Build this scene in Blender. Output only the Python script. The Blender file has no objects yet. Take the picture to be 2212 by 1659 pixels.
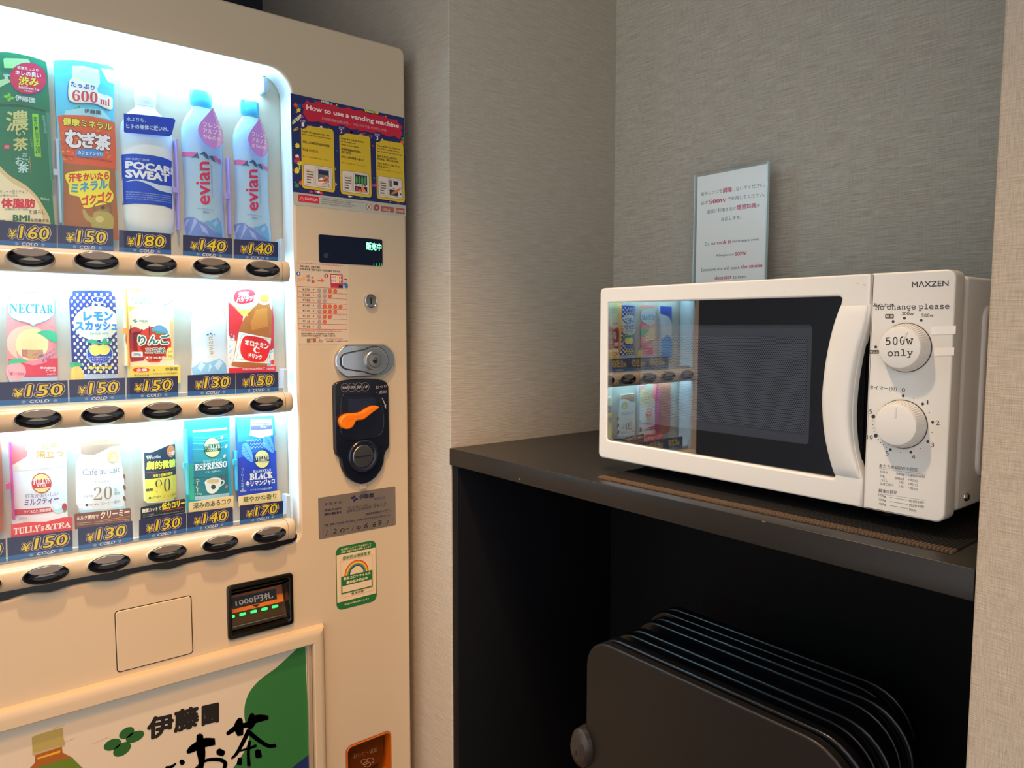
import bpy, bmesh, math, random
from mathutils import Vector, Matrix
from mathutils.geometry import tessellate_polygon
random.seed(7)
S = bpy.context.scene
COL = S.collection
PI = math.pi
CH = 1.34                                   # camera height above the floor

# ------------------------------------------------------------------ camera
YAW, PITCH, ROLL, FPX = math.radians(51.2015), math.radians(-4.4612), math.radians(0.0831), 1591.6
_f0 = Vector((-math.sin(YAW), math.cos(YAW), 0)); _r0 = Vector((math.cos(YAW), math.sin(YAW), 0)); _u0 = Vector((0, 0, 1))
_f = _f0*math.cos(PITCH) + _u0*math.sin(PITCH); _u = _u0*math.cos(PITCH) - _f0*math.sin(PITCH)
_r = _r0*math.cos(ROLL) + _u*math.sin(ROLL); _u = _u*math.cos(ROLL) - _r0*math.sin(ROLL)
CAM = Vector((0, 0, CH))
cam = bpy.data.objects.new('camera', bpy.data.cameras.new('camera'))
cam.matrix_world = Matrix((( _r.x, _u.x, -_f.x, 0), (_r.y, _u.y, -_f.y, 0), (_r.z, _u.z, -_f.z, CH), (0, 0, 0, 1)))
cam.data.sensor_width = 36; cam.data.lens = 36*FPX/2212; cam.data.clip_start = .02
COL.objects.link(cam); S.camera = cam

# ------------------------------------------------------------------ light and exposure
S.view_settings.view_transform = 'Standard'; S.view_settings.look = 'None'
S.view_settings.gamma = 1; S.view_settings.exposure = 0; S.view_settings.use_curve_mapping = False
W = bpy.data.worlds.new('room_light'); S.world = W; W.use_nodes = True
W.node_tree.nodes['Background'].inputs[0].default_value = (.94, .95, .97, 1)
W.node_tree.nodes['Background'].inputs[1].default_value = 1.32

def lamp(name, kind, loc, power, col, **k):
    d = bpy.data.lights.new(name, kind); d.energy = power; d.color = col
    for a, b in k.items():
        if a != 'aim': setattr(d, a, b)
    o = bpy.data.objects.new(name, d); o.location = loc
    if 'aim' in k: o.rotation_euler = (Vector(k['aim']) - Vector(loc)).to_track_quat('-Z', 'Y').to_euler()
    COL.objects.link(o); return o
lamp('downlight', 'SPOT', (-.62, .22, 2.38), 72, (1, .68, .42), spot_size=math.radians(80), spot_blend=.8, shadow_soft_size=.035, aim=(-.62, .28, 0))
lamp('added_machine_spot', 'SPOT', (-.22, .05, 2.38), 125, (1, .40, .01), spot_size=math.radians(52), spot_blend=1, shadow_soft_size=.22, aim=(-1.13, .38, .55))  # added spot without a known fitting; warms the lower machine front
lamp('corridor_downlight', 'SPOT', (.25, -.85, 2.38), 25, (1, .66, .36), spot_size=math.radians(110), spot_blend=.8, shadow_soft_size=.05, aim=(.1, -.3, 0))
COOL = (.40, .78, 1.0)                      # colour of the tubes inside the vending machine
TUBE = 72.0

# ------------------------------------------------------------------ pixel of the photograph -> point on a real plane
def ray(x, y): return _r*((x-1106)/FPX) - _u*((y-829.5)/FPX) + _f
def onx(x, y, X): d = ray(x, y); return CAM + d*((X-CAM.x)/d.x)
def ony(x, y, Y): d = ray(x, y); return CAM + d*((Y-CAM.y)/d.y)
def onz(x, y, Z): d = ray(x, y); return CAM + d*((Z-CAM.z)/d.z)

# ------------------------------------------------------------------ materials
MATS = {}
def lin(c):
    if isinstance(c, str):
        c = [int(c[i:i+2], 16)/255 for i in (0, 2, 4)]
        c = [v/12.92 if v <= .04045 else ((v+.055)/1.055)**2.4 for v in c]
    return (*c[:3], 1)
def mat(name, col, rough=.5, metal=0, emit=None, es=0, bump=0, bscale=400, var=0, spec=.5, coat=0):
    if name in MATS: return MATS[name]
    m = bpy.data.materials.new(name); m.use_nodes = True; nt = m.node_tree; b = nt.nodes['Principled BSDF']
    c = lin(col); b.inputs['Base Color'].default_value = c
    b.inputs['Roughness'].default_value = rough; b.inputs['Metallic'].default_value = metal
    b.inputs['Specular IOR Level'].default_value = spec; b.inputs['Coat Weight'].default_value = coat
    if emit is not None:
        b.inputs['Emission Color'].default_value = lin(emit); b.inputs['Emission Strength'].default_value = es
    if bump or var:
        tc = nt.nodes.new('ShaderNodeTexCoord'); n = nt.nodes.new('ShaderNodeTexNoise'); n.inputs['Scale'].default_value = bscale
        n.inputs['Detail'].default_value = 3; nt.links.new(tc.outputs['Object'], n.inputs['Vector'])
        if bump:
            bp = nt.nodes.new('ShaderNodeBump'); bp.inputs['Strength'].default_value = bump; bp.inputs['Distance'].default_value = .001
            nt.links.new(n.outputs['Fac'], bp.inputs['Height']); nt.links.new(bp.outputs['Normal'], b.inputs['Normal'])
        if var:
            n2 = nt.nodes.new('ShaderNodeTexNoise'); n2.inputs['Scale'].default_value = 6; nt.links.new(tc.outputs['Object'], n2.inputs['Vector'])
            mx = nt.nodes.new('ShaderNodeMix'); mx.data_type = 'RGBA'; nt.links.new(n2.outputs['Fac'], mx.inputs[0])
            mx.inputs[6].default_value = tuple(v*(1-var) for v in c[:3])+(1,); mx.inputs[7].default_value = tuple(min(1, v*(1+var)) for v in c[:3])+(1,)
            nt.links.new(mx.outputs[2], b.inputs['Base Color'])
    MATS[name] = m; return m
def ink(h): return mat('ink_'+h, h, .45)
def weave(name, base, dark, scale, axis, hs=1.0, vs=.5, bump=.5):
    m = bpy.data.materials.new(name); m.use_nodes = True; nt = m.node_tree; N = nt.nodes; Lk = nt.links; b = N['Principled BSDF']
    b.inputs['Roughness'].default_value = .75; b.inputs['Specular IOR Level'].default_value = .25
    tc = N.new('ShaderNodeTexCoord'); sp = N.new('ShaderNodeSeparateXYZ'); Lk.new(tc.outputs['Object'], sp.inputs[0])
    ad = N.new('ShaderNodeMath'); ad.operation = 'ADD'; Lk.new(sp.outputs[0], ad.inputs[0]); Lk.new(sp.outputs[1], ad.inputs[1])
    cb = N.new('ShaderNodeCombineXYZ'); Lk.new(ad.outputs[0], cb.inputs[0]); Lk.new(sp.outputs[2], cb.inputs[1])
    outs = []
    for sx, sy in ((scale*.035, scale), (scale, scale*.05)):
        mp = N.new('ShaderNodeMapping'); mp.inputs['Scale'].default_value = (sx, sy, 1); Lk.new(cb.outputs[0], mp.inputs['Vector'])
        n = N.new('ShaderNodeTexNoise'); n.inputs['Scale'].default_value = 1; n.inputs['Detail'].default_value = 2.5; n.inputs['Roughness'].default_value = .6
        Lk.new(mp.outputs[0], n.inputs['Vector']); outs.append(n.outputs['Fac'])
    a = N.new('ShaderNodeMath'); a.operation = 'MULTIPLY'; Lk.new(outs[0], a.inputs[0]); a.inputs[1].default_value = hs
    c = N.new('ShaderNodeMath'); c.operation = 'MULTIPLY_ADD'; Lk.new(outs[1], c.inputs[0]); c.inputs[1].default_value = vs; Lk.new(a.outputs[0], c.inputs[2])
    r = N.new('ShaderNodeMapRange'); t = (hs+vs)*.5; r.inputs['From Min'].default_value = t-.22*(hs+vs)*.7; r.inputs['From Max'].default_value = t+.22*(hs+vs)*.7
    Lk.new(c.outputs[0], r.inputs['Value'])
    mx = N.new('ShaderNodeMix'); mx.data_type = 'RGBA'; Lk.new(r.outputs[0], mx.inputs[0]); mx.inputs[6].default_value = lin(dark); mx.inputs[7].default_value = lin(base)
    Lk.new(mx.outputs[2], b.inputs['Base Color'])
    bp = N.new('ShaderNodeBump'); bp.inputs['Strength'].default_value = bump; bp.inputs['Distance'].default_value = .0006
    Lk.new(r.outputs[0], bp.inputs['Height']); Lk.new(bp.outputs['Normal'], b.inputs['Normal'])
    return m
def pane_mat(name, tint, boost=1.0, rough=0.0):
    m = bpy.data.materials.new(name); m.use_nodes = True; nt = m.node_tree; N = nt.nodes; Lk = nt.links; N.clear()
    o = N.new('ShaderNodeOutputMaterial'); mx = N.new('ShaderNodeMixShader'); tr = N.new('ShaderNodeBsdfTransparent'); gl = N.new('ShaderNodeBsdfGlossy')
    ge = N.new('ShaderNodeNewGeometry'); dt = N.new('ShaderNodeVectorMath'); dt.operation = 'DOT_PRODUCT'; Lk.new(ge.outputs['Normal'], dt.inputs[0]); Lk.new(ge.outputs['Incoming'], dt.inputs[1])
    def M2(op, a, b=None):
        n = N.new('ShaderNodeMath'); n.operation = op
        for i, q in enumerate((a, b)):
            if isinstance(q, (int, float)): n.inputs[i].default_value = q
            elif q is not None: Lk.new(q, n.inputs[i])
        return n.outputs[0]
    k = M2('POWER', M2('SUBTRACT', 1.0, M2('ABSOLUTE', dt.outputs['Value'])), 5.0)   # Schlick reflectance, the same from both sides
    fac = M2('MULTIPLY', M2('ADD', M2('MULTIPLY', k, .96), .04), boost)
    tr.inputs[0].default_value = (*tint, 1); gl.inputs['Roughness'].default_value = rough
    Lk.new(fac, mx.inputs[0]); Lk.new(tr.outputs[0], mx.inputs[1]); Lk.new(gl.outputs[0], mx.inputs[2]); Lk.new(mx.outputs[0], o.inputs[0])
    return m

IVORY = mat('ivory_paint', 'C6B69D', .38, bump=.03, bscale=1500)
IVORY_G = mat('ivory_gloss_plastic', 'C0B199', .22)
LINEN = weave('linen_wallpaper', 'CCC6B9', 'A39D90', 700, 0, 1.0, .35, .45)
LINEN_S = weave('linen_wallpaper_side', 'C5BCAE', 'AEA597', 640, 0, 1.0, .22, .4)
LINEN_R = weave('crossweave_wallpaper', 'CCBDAB', 'A89886', 1150, 0, .8, .8, .5)
BLACKW = mat('black_melamine', '262320', .34, bump=.05, bscale=900, spec=.4)
DARKIN = mat('black_melamine_shaded', '0B0B0D', .6, spec=.2)  # darker copy of the counter black, with the inner shade in its colour
BLK = mat('black_plastic', '0B0C10', .28)
NAVY = mat('navy_plastic', '0F1524', .25)
CHROME = mat('chrome', 'C9CDD2', .16, 1, bump=.02, bscale=60)
STEEL = mat('brushed_steel', 'A9A7A6', .3, 1, bump=.05, bscale=200)
WHITE = mat('white_plastic', 'E2E0DB', .34, bump=.02, bscale=1200)
WHITE_P = mat('white_painted_steel', 'F1F2F3', .38, bump=.02, bscale=1200)
INSIDE = mat('white_display_lining', 'EDF3F6', .55)

# ------------------------------------------------------------------ mesh helpers
class G:
    """collects faces of one mesh, each with a material"""
    def __init__(s): s.v = []; s.f = []; s.m = []; s.ms = []
    def mi(s, m):
        if m not in s.ms: s.ms.append(m)
        return s.ms.index(m)
    def add(s, vs, fs, m):
        o = len(s.v); s.v += [tuple(v) for v in vs]; k = s.mi(m)
        for f in fs: s.f.append(tuple(i+o for i in f)); s.m.append(k)
        return s
    def box(s, a, b, m, fr=None, ch=0):
        (x0, y0, z0), (x1, y1, z1) = a, b
        if ch:
            bm = bmesh.new(); bmesh.ops.create_cube(bm, size=1)
            for v in bm.verts: v.co = ((x0+x1)/2+v.co.x*(x1-x0), (y0+y1)/2+v.co.y*(y1-y0), (z0+z1)/2+v.co.z*(z1-z0))
            bmesh.ops.bevel(bm, geom=bm.edges[:], offset=ch, segments=3, profile=.5, affect='EDGES')
            bm.verts.index_update(); vs = [v.co.copy() for v in bm.verts]; fs = [[v.index for v in f.verts] for f in bm.faces]; bm.free()
        else:
            vs = [Vector((x, y, z)) for x in (x0, x1) for y in (y0, y1) for z in (z0, z1)]
            fs = [(0, 1, 3, 2), (4, 6, 7, 5), (0, 4, 5, 1), (2, 3, 7, 6), (0, 2, 6, 4), (1, 5, 7, 3)]
        if fr: vs = [fr(*v) for v in vs]
        return s.add(vs, fs, m)
    def plate(s, loops, w0, w1, ch, m, fr, back=True):
        """solid with an outline and holes in the (u,v) plane, rounded front edge; loops[0] outer"""
        def area(l): return sum(l[i-1][0]*l[i][1]-l[i][0]*l[i-1][1] for i in range(len(l)))/2
        L2 = []
        for i, l in enumerate(loops):
            l = [tuple(p[:2]) for p in l]
            if (area(l) > 0) != (i == 0): l = l[::-1]
            L2.append(l)
        def inset(l, d):
            out = []; n = len(l)
            for i in range(n):
                a, b, c = Vector(l[i-1]), Vector(l[i]), Vector(l[(i+1) % n])
                e1 = (b-a); e2 = (c-b)
                e1 = e1.normalized() if e1.length > 1e-9 else e2.normalized(); e2 = e2.normalized() if e2.length > 1e-9 else e1
                n1 = Vector((-e1.y, e1.x)); n2 = Vector((-e2.y, e2.x)); k = n1+n2
                q = k.length_squared
                out.append(tuple(b + (k*(2*d/q) if q > .3 else n1*d)))
            return out
        rings = []
        for l in L2:
            r = [[(*p, w0) for p in l]]
            if ch:
                for t in (0, .33, .66, 1):
                    a = t*PI/2; r.append([(*p, w1-ch+ch*math.sin(a)) for p in inset(l, ch*(1-math.cos(a)))])
            else: r.append([(*p, w1) for p in l])
            rings.append(r)
        for r in rings:
            n = len(r[0]); vs = [fr(*p) for k in r for p in k]; fs = []
            for j in range(len(r)-1):
                for i in range(n): fs.append((j*n+i, j*n+(i+1) % n, (j+1)*n+(i+1) % n, (j+1)*n+i))
            s.add(vs, fs, m)
        for idx, flip in ((-1, 0),)+(((0, 1),) if back else ()):
            ls = [[Vector(p) for p in r[idx]] for r in rings]
            tri = tessellate_polygon(ls); flat = [p for l in ls for p in l]
            fs = []
            for t in tri:
                a, b, c = (flat[i] for i in t)
                ccw = (b.x-a.x)*(c.y-a.y)-(b.y-a.y)*(c.x-a.x) > 0
                t = tuple(t) if ccw != bool(flip) else tuple(t[::-1]); fs.append(t)
            s.add([fr(*p) for p in flat], fs, m)
        return s
    def lathe(s, prof, m, fr, n=48, sx=1, sy=1):
        """profile of (radius, w) turned about the w axis of the frame"""
        vs = []; fs = []
        for r, w in prof:
            for i in range(n): a = 2*PI*i/n; vs.append(fr(r*sx*math.cos(a), r*sy*math.sin(a), w))
        for j in range(len(prof)-1):
            for i in range(n): fs.append((j*n+i, j*n+(i+1) % n, (j+1)*n+(i+1) % n, (j+1)*n+i))
        return s.add(vs, fs, m)
    def tube(s, pts, r, m, n=10):
        vs = []; fs = []; pts = [Vector(p) for p in pts]
        for i, p in enumerate(pts):
            d = (pts[min(i+1, len(pts)-1)]-pts[max(i-1, 0)]).normalized(); a = d.orthogonal().normalized(); b = d.cross(a)
            for k in range(n): t = 2*PI*k/n; vs.append(p+a*r*math.cos(t)+b*r*math.sin(t))
        for i in range(len(pts)-1):
            for k in range(n): fs.append((i*n+k, i*n+(k+1) % n, (i+1)*n+(k+1) % n, (i+1)*n+k))
        fs += [tuple(range(n))[::-1], tuple(len(vs)-n+k for k in range(n))]
        return s.add(vs, fs, m)
    def grid(s, fn, nu, nv, m):
        vs = [fn(i/nu, j/nv) for j in range(nv+1) for i in range(nu+1)]
        fs = [(j*(nu+1)+i, j*(nu+1)+i+1, (j+1)*(nu+1)+i+1, (j+1)*(nu+1)+i) for j in range(nv) for i in range(nu)]
        return s.add(vs, fs, m)
    def build(s, name, parent=None, smooth=35, fix=False, **props):
        me = bpy.data.meshes.new(name); me.from_pydata(s.v, [], s.f)
        for m in s.ms: me.materials.append(m)
        me.polygons.foreach_set('material_index', s.m)
        if fix:
            bm = bmesh.new(); bm.from_mesh(me); bmesh.ops.remove_doubles(bm, verts=bm.verts, dist=1e-6); bmesh.ops.recalc_face_normals(bm, faces=bm.faces); bm.to_mesh(me); bm.free()
        if smooth:
            me.polygons.foreach_set('use_smooth', [True]*len(me.polygons)); me.set_sharp_from_angle(angle=math.radians(smooth))
        o = bpy.data.objects.new(name, me); COL.objects.link(o)
        if parent: put(o, parent)
        for k, v in props.items(): o[k] = v
        return o
def put(o, parent):
    o.parent = parent
    if parent.type == 'EMPTY': o.matrix_parent_inverse = Matrix.Translation(-parent.location)
def thing(name, label, cat, at, group=None):
    o = bpy.data.objects.new(name, None); o.empty_display_size = .05; o.location = at; COL.objects.link(o)
    o['label'] = label; o['category'] = cat
    if group: o['group'] = group
    return o
def rr(u0, v0, u1, v1, r, n=6):
    """rounded rectangle; r one radius or four (bl, br, tr, tl)"""
    if not isinstance(r, (tuple, list)): r = (r,)*4
    out = []
    for (cx, cy, a, q) in ((u0, v0, PI, r[0]), (u1, v0, -PI/2, r[1]), (u1, v1, 0, r[2]), (u0, v1, PI/2, r[3])):
        sx = 1 if cx == u0 else -1; sy = 1 if cy == v0 else -1
        if u1 < u0: sx = -sx
        if q <= 0: out.append((cx, cy)); continue
        for k in range(n+1):
            t = a+PI/2*k/n; out.append((cx+sx*q+q*math.cos(t), cy+sy*q+q*math.sin(t)))
    return out
def ell(cx, cy, rx, ry, n=40, rot=0):
    return [(cx+rx*math.cos(2*PI*i/n)*math.cos(rot)-ry*math.sin(2*PI*i/n)*math.sin(rot), cy+rx*math.cos(2*PI*i/n)*math.sin(rot)+ry*math.sin(2*PI*i/n)*math.cos(rot)) for i in range(n)]
def crv(pts, n=5, closed=False):
    """Catmull-Rom smoothing of a point list"""
    out = []; m = len(pts); rng = range(m if closed else m-1)
    for i in rng:
        p = [pts[(i+k-1) % m] if closed else pts[min(max(i+k-1, 0), m-1)] for k in range(4)]
        for j in range(n):
            t = j/n; out.append(tuple(.5*((2*p[1][a])+(-p[0][a]+p[2][a])*t+(2*p[0][a]-5*p[1][a]+4*p[2][a]-p[3][a])*t*t+(-p[0][a]+3*p[1][a]-3*p[2][a]+p[3][a])*t**3) for a in (0, 1)))
    if not closed: out.append(tuple(pts[-1]))
    return out

# ------------------------------------------------------------------ flat print: ink shapes and lettering laid on a surface
TEXTS = {}; PRINTS = []
def serif(s): return ''.join(chr(0x1D400+ord(c)-65) if 'A' <= c <= 'Z' else chr(0x1D41A+ord(c)-97) if 'a' <= c <= 'z' else chr(0x1D7CE+ord(c)-48) if '0' <= c <= '9' else c for c in s)
def slab(s): return ''.join(chr(0x1D670+ord(c)-65) if 'A' <= c <= 'Z' else chr(0x1D68A+ord(c)-97) if 'a' <= c <= 'z' else chr(0x1D7F6+ord(c)-48) if '0' <= c <= '9' else c for c in s)
STEP = .00009
class Print:
    def __init__(s, pre, fr, name='lettering', parent=None, cuts=0, base=0, **props):
        s.pre = pre; s.fr = fr; s.name = name; s.parent = parent; s.cuts = cuts; s.ops = []; s.L = 0; s.props = props; s.base = base; s.z = None
        PRINTS.append(s)
    def P(s, x, y):
        if s.z: ox, oy, k = s.z; x, y = ox+x/k, oy+y/k
        return s.pre(x, y)
    def poly(s, pts, c, L=None): s.ops.append(('p', [s.P(*p) for p in pts], c, s.L if L is None else L)); return s
    def rect(s, x0, y0, x1, y1, c, r=0, L=None): return s.poly(rr(x0, y0, x1, y1, r) if r else [(x0, y0), (x1, y0), (x1, y1), (x0, y1)], c, L)
    def ell(s, cx, cy, rx, ry, c, L=None, rot=0, n=36): return s.poly(ell(cx, cy, rx, ry, n, rot), c, L)
    def line(s, pts, wd, c, L=None, closed=False):
        if closed: pts = list(pts)+[pts[0]]
        for a, b in zip(pts, pts[1:]):
            d = Vector((b[0]-a[0], b[1]-a[1])); 
            if d.length < 1e-9: continue
            d = d.normalized()*wd/2; n = (-d.y, d.x); e = (d.x*.6, d.y*.6)
            s.poly([(a[0]-e[0]+n[0], a[1]-e[1]+n[1]), (b[0]+e[0]+n[0], b[1]+e[1]+n[1]), (b[0]+e[0]-n[0], b[1]+e[1]-n[1]), (a[0]-e[0]-n[0], a[1]-e[1]-n[1])], c, L)
        return s
    def text(s, t, bl, br, h, c, off=0, sh=0, L=None, tl=None):
        """ink box of the text from baseline-left to baseline-right with height h (or the top-left point tl)"""
        if tl is None: tl = (bl[0], bl[1]-h) if not getattr(s, 'up', False) else (bl[0], bl[1]+h)
        k = (t, min(0, round(off, 3)), sh); TEXTS[k] = None; TEXTS[(t, 0, sh)] = TEXTS.get((t, 0, sh))
        s.ops.append(('t', (s.P(*bl), s.P(*br), s.P(*tl), k, max(0, off)), c, s.L+1 if L is None else L)); return s
    def build(s):
        bm = bmesh.new(); ms = []
        def mi(c):
            m = ink(c) if isinstance(c, str) else c
            if m not in ms: ms.append(m)
            return ms.index(m)
        for kind, d, c, L in s.ops:
            w = s.base + L*STEP; k = mi(c)
            if kind == 'p':
                vs = [Vector((p[0], p[1], 0)) for p in d]
                try: tr = tessellate_polygon([vs])
                except Exception: continue
                bv = [bm.verts.new((p.x, p.y, w)) for p in vs]
                for t in tr:
                    a, b, e = (vs[i] for i in t)
                    if (b.x-a.x)*(e.y-a.y)-(b.y-a.y)*(e.x-a.x) < 0: t = t[::-1]
                    try: f = bm.faces.new([bv[i] for i in t]); f.material_index = k
                    except ValueError: pass
            else:
                a, b, e, key, off = d; V, F, _ = TEXTS[key]; x0, y0, x1, y1 = TEXTS[(key[0], 0, key[2])][2]
                ex = Vector((b[0]-a[0], b[1]-a[1])); ey = Vector((e[0]-a[0], e[1]-a[1])); flip = ex.x*ey.y-ex.y*ey.x < 0
                ns = 0 if off < .008 else (4 if off < .045 else 12)      # heavier strokes: the glyph struck again a little to each side
                for q_ in range(max(1, ns)):
                    ox, oy = (off*.9*math.cos(2*PI*q_/ns+.4), off*.9*math.sin(2*PI*q_/ns+.4)) if ns else (0, 0)
                    bv = []
                    for (x, y) in V:
                        p = Vector(a[:2]) + ex*((x+ox-x0)/max(x1-x0, 1e-6)) + ey*((y+oy-y0)/max(y1-y0, 1e-6)); bv.append(bm.verts.new((p.x, p.y, w+q_*6e-6)))
                    for f in F:
                        try: q = bm.faces.new([bv[i] for i in (f[::-1] if flip else f)]); q.material_index = k
                        except ValueError: pass
        if s.cuts:
            us = [v.co.x for v in bm.verts]; u0, u1 = min(us), max(us); n = int((u1-u0)/s.cuts)+1
            for i in range(1, n):
                bmesh.ops.bisect_plane(bm, geom=bm.verts[:]+bm.edges[:]+bm.faces[:], plane_co=(u0+(u1-u0)*i/n, 0, 0), plane_no=(1, 0, 0))
        for v in bm.verts: v.co = s.fr(*v.co)
        me = bpy.data.meshes.new(s.name); bm.to_mesh(me); bm.free()
        for m in ms: me.materials.append(m)
        o = bpy.data.objects.new(s.name, me); COL.objects.link(o)
        if s.parent: put(o, s.parent)
        for k, v in s.props.items(): o[k] = v
        return o
def flush_prints():
    tmp = []
    for k in TEXTS:
        c = bpy.data.curves.new('t', 'FONT'); c.body = k[0]; c.size = 1; c.offset = k[1]; c.shear = k[2]; c.resolution_u = 2
        o = bpy.data.objects.new('t', c); COL.objects.link(o); tmp.append((k, o, c))
    bpy.context.view_layer.update(); dg = bpy.context.evaluated_depsgraph_get()
    for k, o, c in tmp:
        me = bpy.data.meshes.new_from_object(o.evaluated_get(dg))
        V = [(v.co.x, v.co.y) for v in me.vertices]; F = []
        for p in me.polygons:
            t = list(p.vertices); F.append(t if p.normal.z > 0 else t[::-1])
        xs = [v[0] for v in V] or [0, 1]; ys = [v[1] for v in V] or [0, 1]
        TEXTS[k] = (V, F, (min(xs), min(ys), max(xs), max(ys))); bpy.data.meshes.remove(me)
    for k, o, c in tmp: bpy.data.objects.remove(o); bpy.data.curves.remove(c)
    for p in PRINTS: p.build()

# ================================================================== the setting
XF = -1.13; Y0 = .698; XL = -1.0348; XR = -.2315; YB = 1.0926; YM = .76
CT = CH-.207                                 # top of the counter
def st(name, g, **k):
    o = g.build(name, smooth=0, **k); o['kind'] = 'structure'; return o
st('floor', G().box((-2.6, -1.6, -.05), (1.6, 2.0, 0), mat('floor_carpet', '8A6A48', .9, bump=.4, bscale=700, var=.12)))
st('ceiling', G().box((-2.6, -1.3, 2.42), (1.6, 2.0, 2.5), mat('ceiling_paint', 'B9B5AC', .8, bump=.05, bscale=300)))
st('light_block_ceiling', G().box((-1.849, -.044, 2.20), (-1.14, Y0-.001, 2.419), MATS['ceiling_paint']))  # added out of view to darken the wall above the machine
G_ = G().plate([[(-2.6, Y0), (XL, Y0), (XL, 2.0), (-2.6, 2.0)]], 0, 2.42, 0, LINEN_S, lambda u, v, w: Vector((u, v, w)))
o = st('wall_left', G_)
b = o.modifiers.new('edge', 'BEVEL'); b.width = .0015; b.segments = 2; b.limit_method = 'ANGLE'
st('wall_back', G().box((XL, YB, 0), (.6, YB+.1, 2.42), LINEN))
o = st('wall_right', G().box((XR, Y0-.004, 0), (1.2, 2.0, 2.42), LINEN_R))
b = o.modifiers.new('edge', 'BEVEL'); b.width = .003; b.segments = 3; b.limit_method = 'ANGLE'
st('wall_side', G().box((-2.0, -.044, 0), (-1.85, Y0, 2.42), mat('unlit_recess_navy', '1A2030', .6, bump=.1, bscale=200)))  # navy-black colour stands for the unlit space behind the machine

st('light_block_wall', G().box((-2.0, -6, 0), (-1.16, -.045, 2.42), mat('light_block_finish', '23242B', .6, bump=.1, bscale=200)))  # unseen block added to keep sideways light off the wall above the machine
# ================================================================== counter
cn = thing('counter', 'black counter unit with an open front, fitted in the niche under the microwave', 'counter', ((XL+XR)/2, .9, 0))
UP = lambda u, v, w: Vector((u, v, w))
T_ = .0367; SIDEP = mat('side_melamine_shaded', '0D0E14', .55, spec=.2)  # side panels coloured darker to carry the shade under the worktop
G().box((XL-.0015, Y0-.0015, CT-T_*.78), (XR-.001, YB-.001, CT), BLACKW, ch=.0008).build('worktop', cn)
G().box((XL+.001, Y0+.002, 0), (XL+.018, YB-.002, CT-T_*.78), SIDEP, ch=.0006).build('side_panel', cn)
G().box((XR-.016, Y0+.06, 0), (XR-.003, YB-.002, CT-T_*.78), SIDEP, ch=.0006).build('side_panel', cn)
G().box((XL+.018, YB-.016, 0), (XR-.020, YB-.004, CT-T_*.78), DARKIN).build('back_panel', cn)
ch_m = mat('bare_chipboard', '80664E', .8)
for (x, y, a, b_) in ((1122, 1035, .0025, .0012), (1650, 1127, .0024, .0008)):
    p = ony(x, y, Y0-.0016); G().plate([ell(p.x, p.z, a, b_, 9)], 0, .0003, 0, ch_m, lambda u, v, w: Vector((u, Y0-.0015-w, v))).build('chipped_edge', cn)

# ================================================================== trouser presses under the counter
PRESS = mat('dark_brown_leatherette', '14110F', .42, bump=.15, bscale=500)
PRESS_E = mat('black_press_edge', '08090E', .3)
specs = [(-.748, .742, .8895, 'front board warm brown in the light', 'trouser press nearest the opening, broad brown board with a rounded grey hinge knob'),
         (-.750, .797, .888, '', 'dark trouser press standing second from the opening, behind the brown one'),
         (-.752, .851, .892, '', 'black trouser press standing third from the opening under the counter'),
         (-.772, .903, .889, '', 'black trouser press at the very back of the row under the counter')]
for i, (xl, y, zt, _, lab) in enumerate(specs):
    t = thing('trouser_press', lab, 'trouser press', (xl+.2, y+.02, 0), 'trouser presses under the counter')
    def loop(x0, x1, z0, z1):
        return rr(x0, z0, x1, z1, (.02, .02, .062, .045), 8)
    fr = lambda u, v, w, y=y: Vector((u, y-w, v))
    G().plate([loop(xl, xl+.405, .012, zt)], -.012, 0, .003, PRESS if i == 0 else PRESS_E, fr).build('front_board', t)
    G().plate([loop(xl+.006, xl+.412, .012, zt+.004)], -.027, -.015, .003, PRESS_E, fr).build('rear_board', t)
    G().plate([loop(xl+.012, xl+.400, .012, zt-.02)], -.019, -.011, 0, DARKIN, fr).build('heating_pad', t)
    for fx in (.06, .34): G().box((xl+fx-.02, y-.004, 0), (xl+fx+.02, y+.036, .014), BLK, ch=.003).build('foot', t)
    kz = ony(1262, 1622, .735).z
    kf = lambda u, v, w, y=y, xl=xl: Vector((xl-.004+u, y-.004-w, kz+v))
    g = G().lathe([(.0, .011), (.006, .0106), (.0125, .0085), (.016, .003), (.017, -.012), (.0165, -.018), (0, -.018)], mat('grey_brown_plastic', '2E2A28', .35), kf, 32, sy=1.85, sx=1.2)
    kn = g.build('hinge_knob', t)
    G().plate([rr(-.002, -.008, .001, -.001, .0012)], .0095, .0113, 0, BLK, kf).build('knob_slot', kn)

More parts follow.
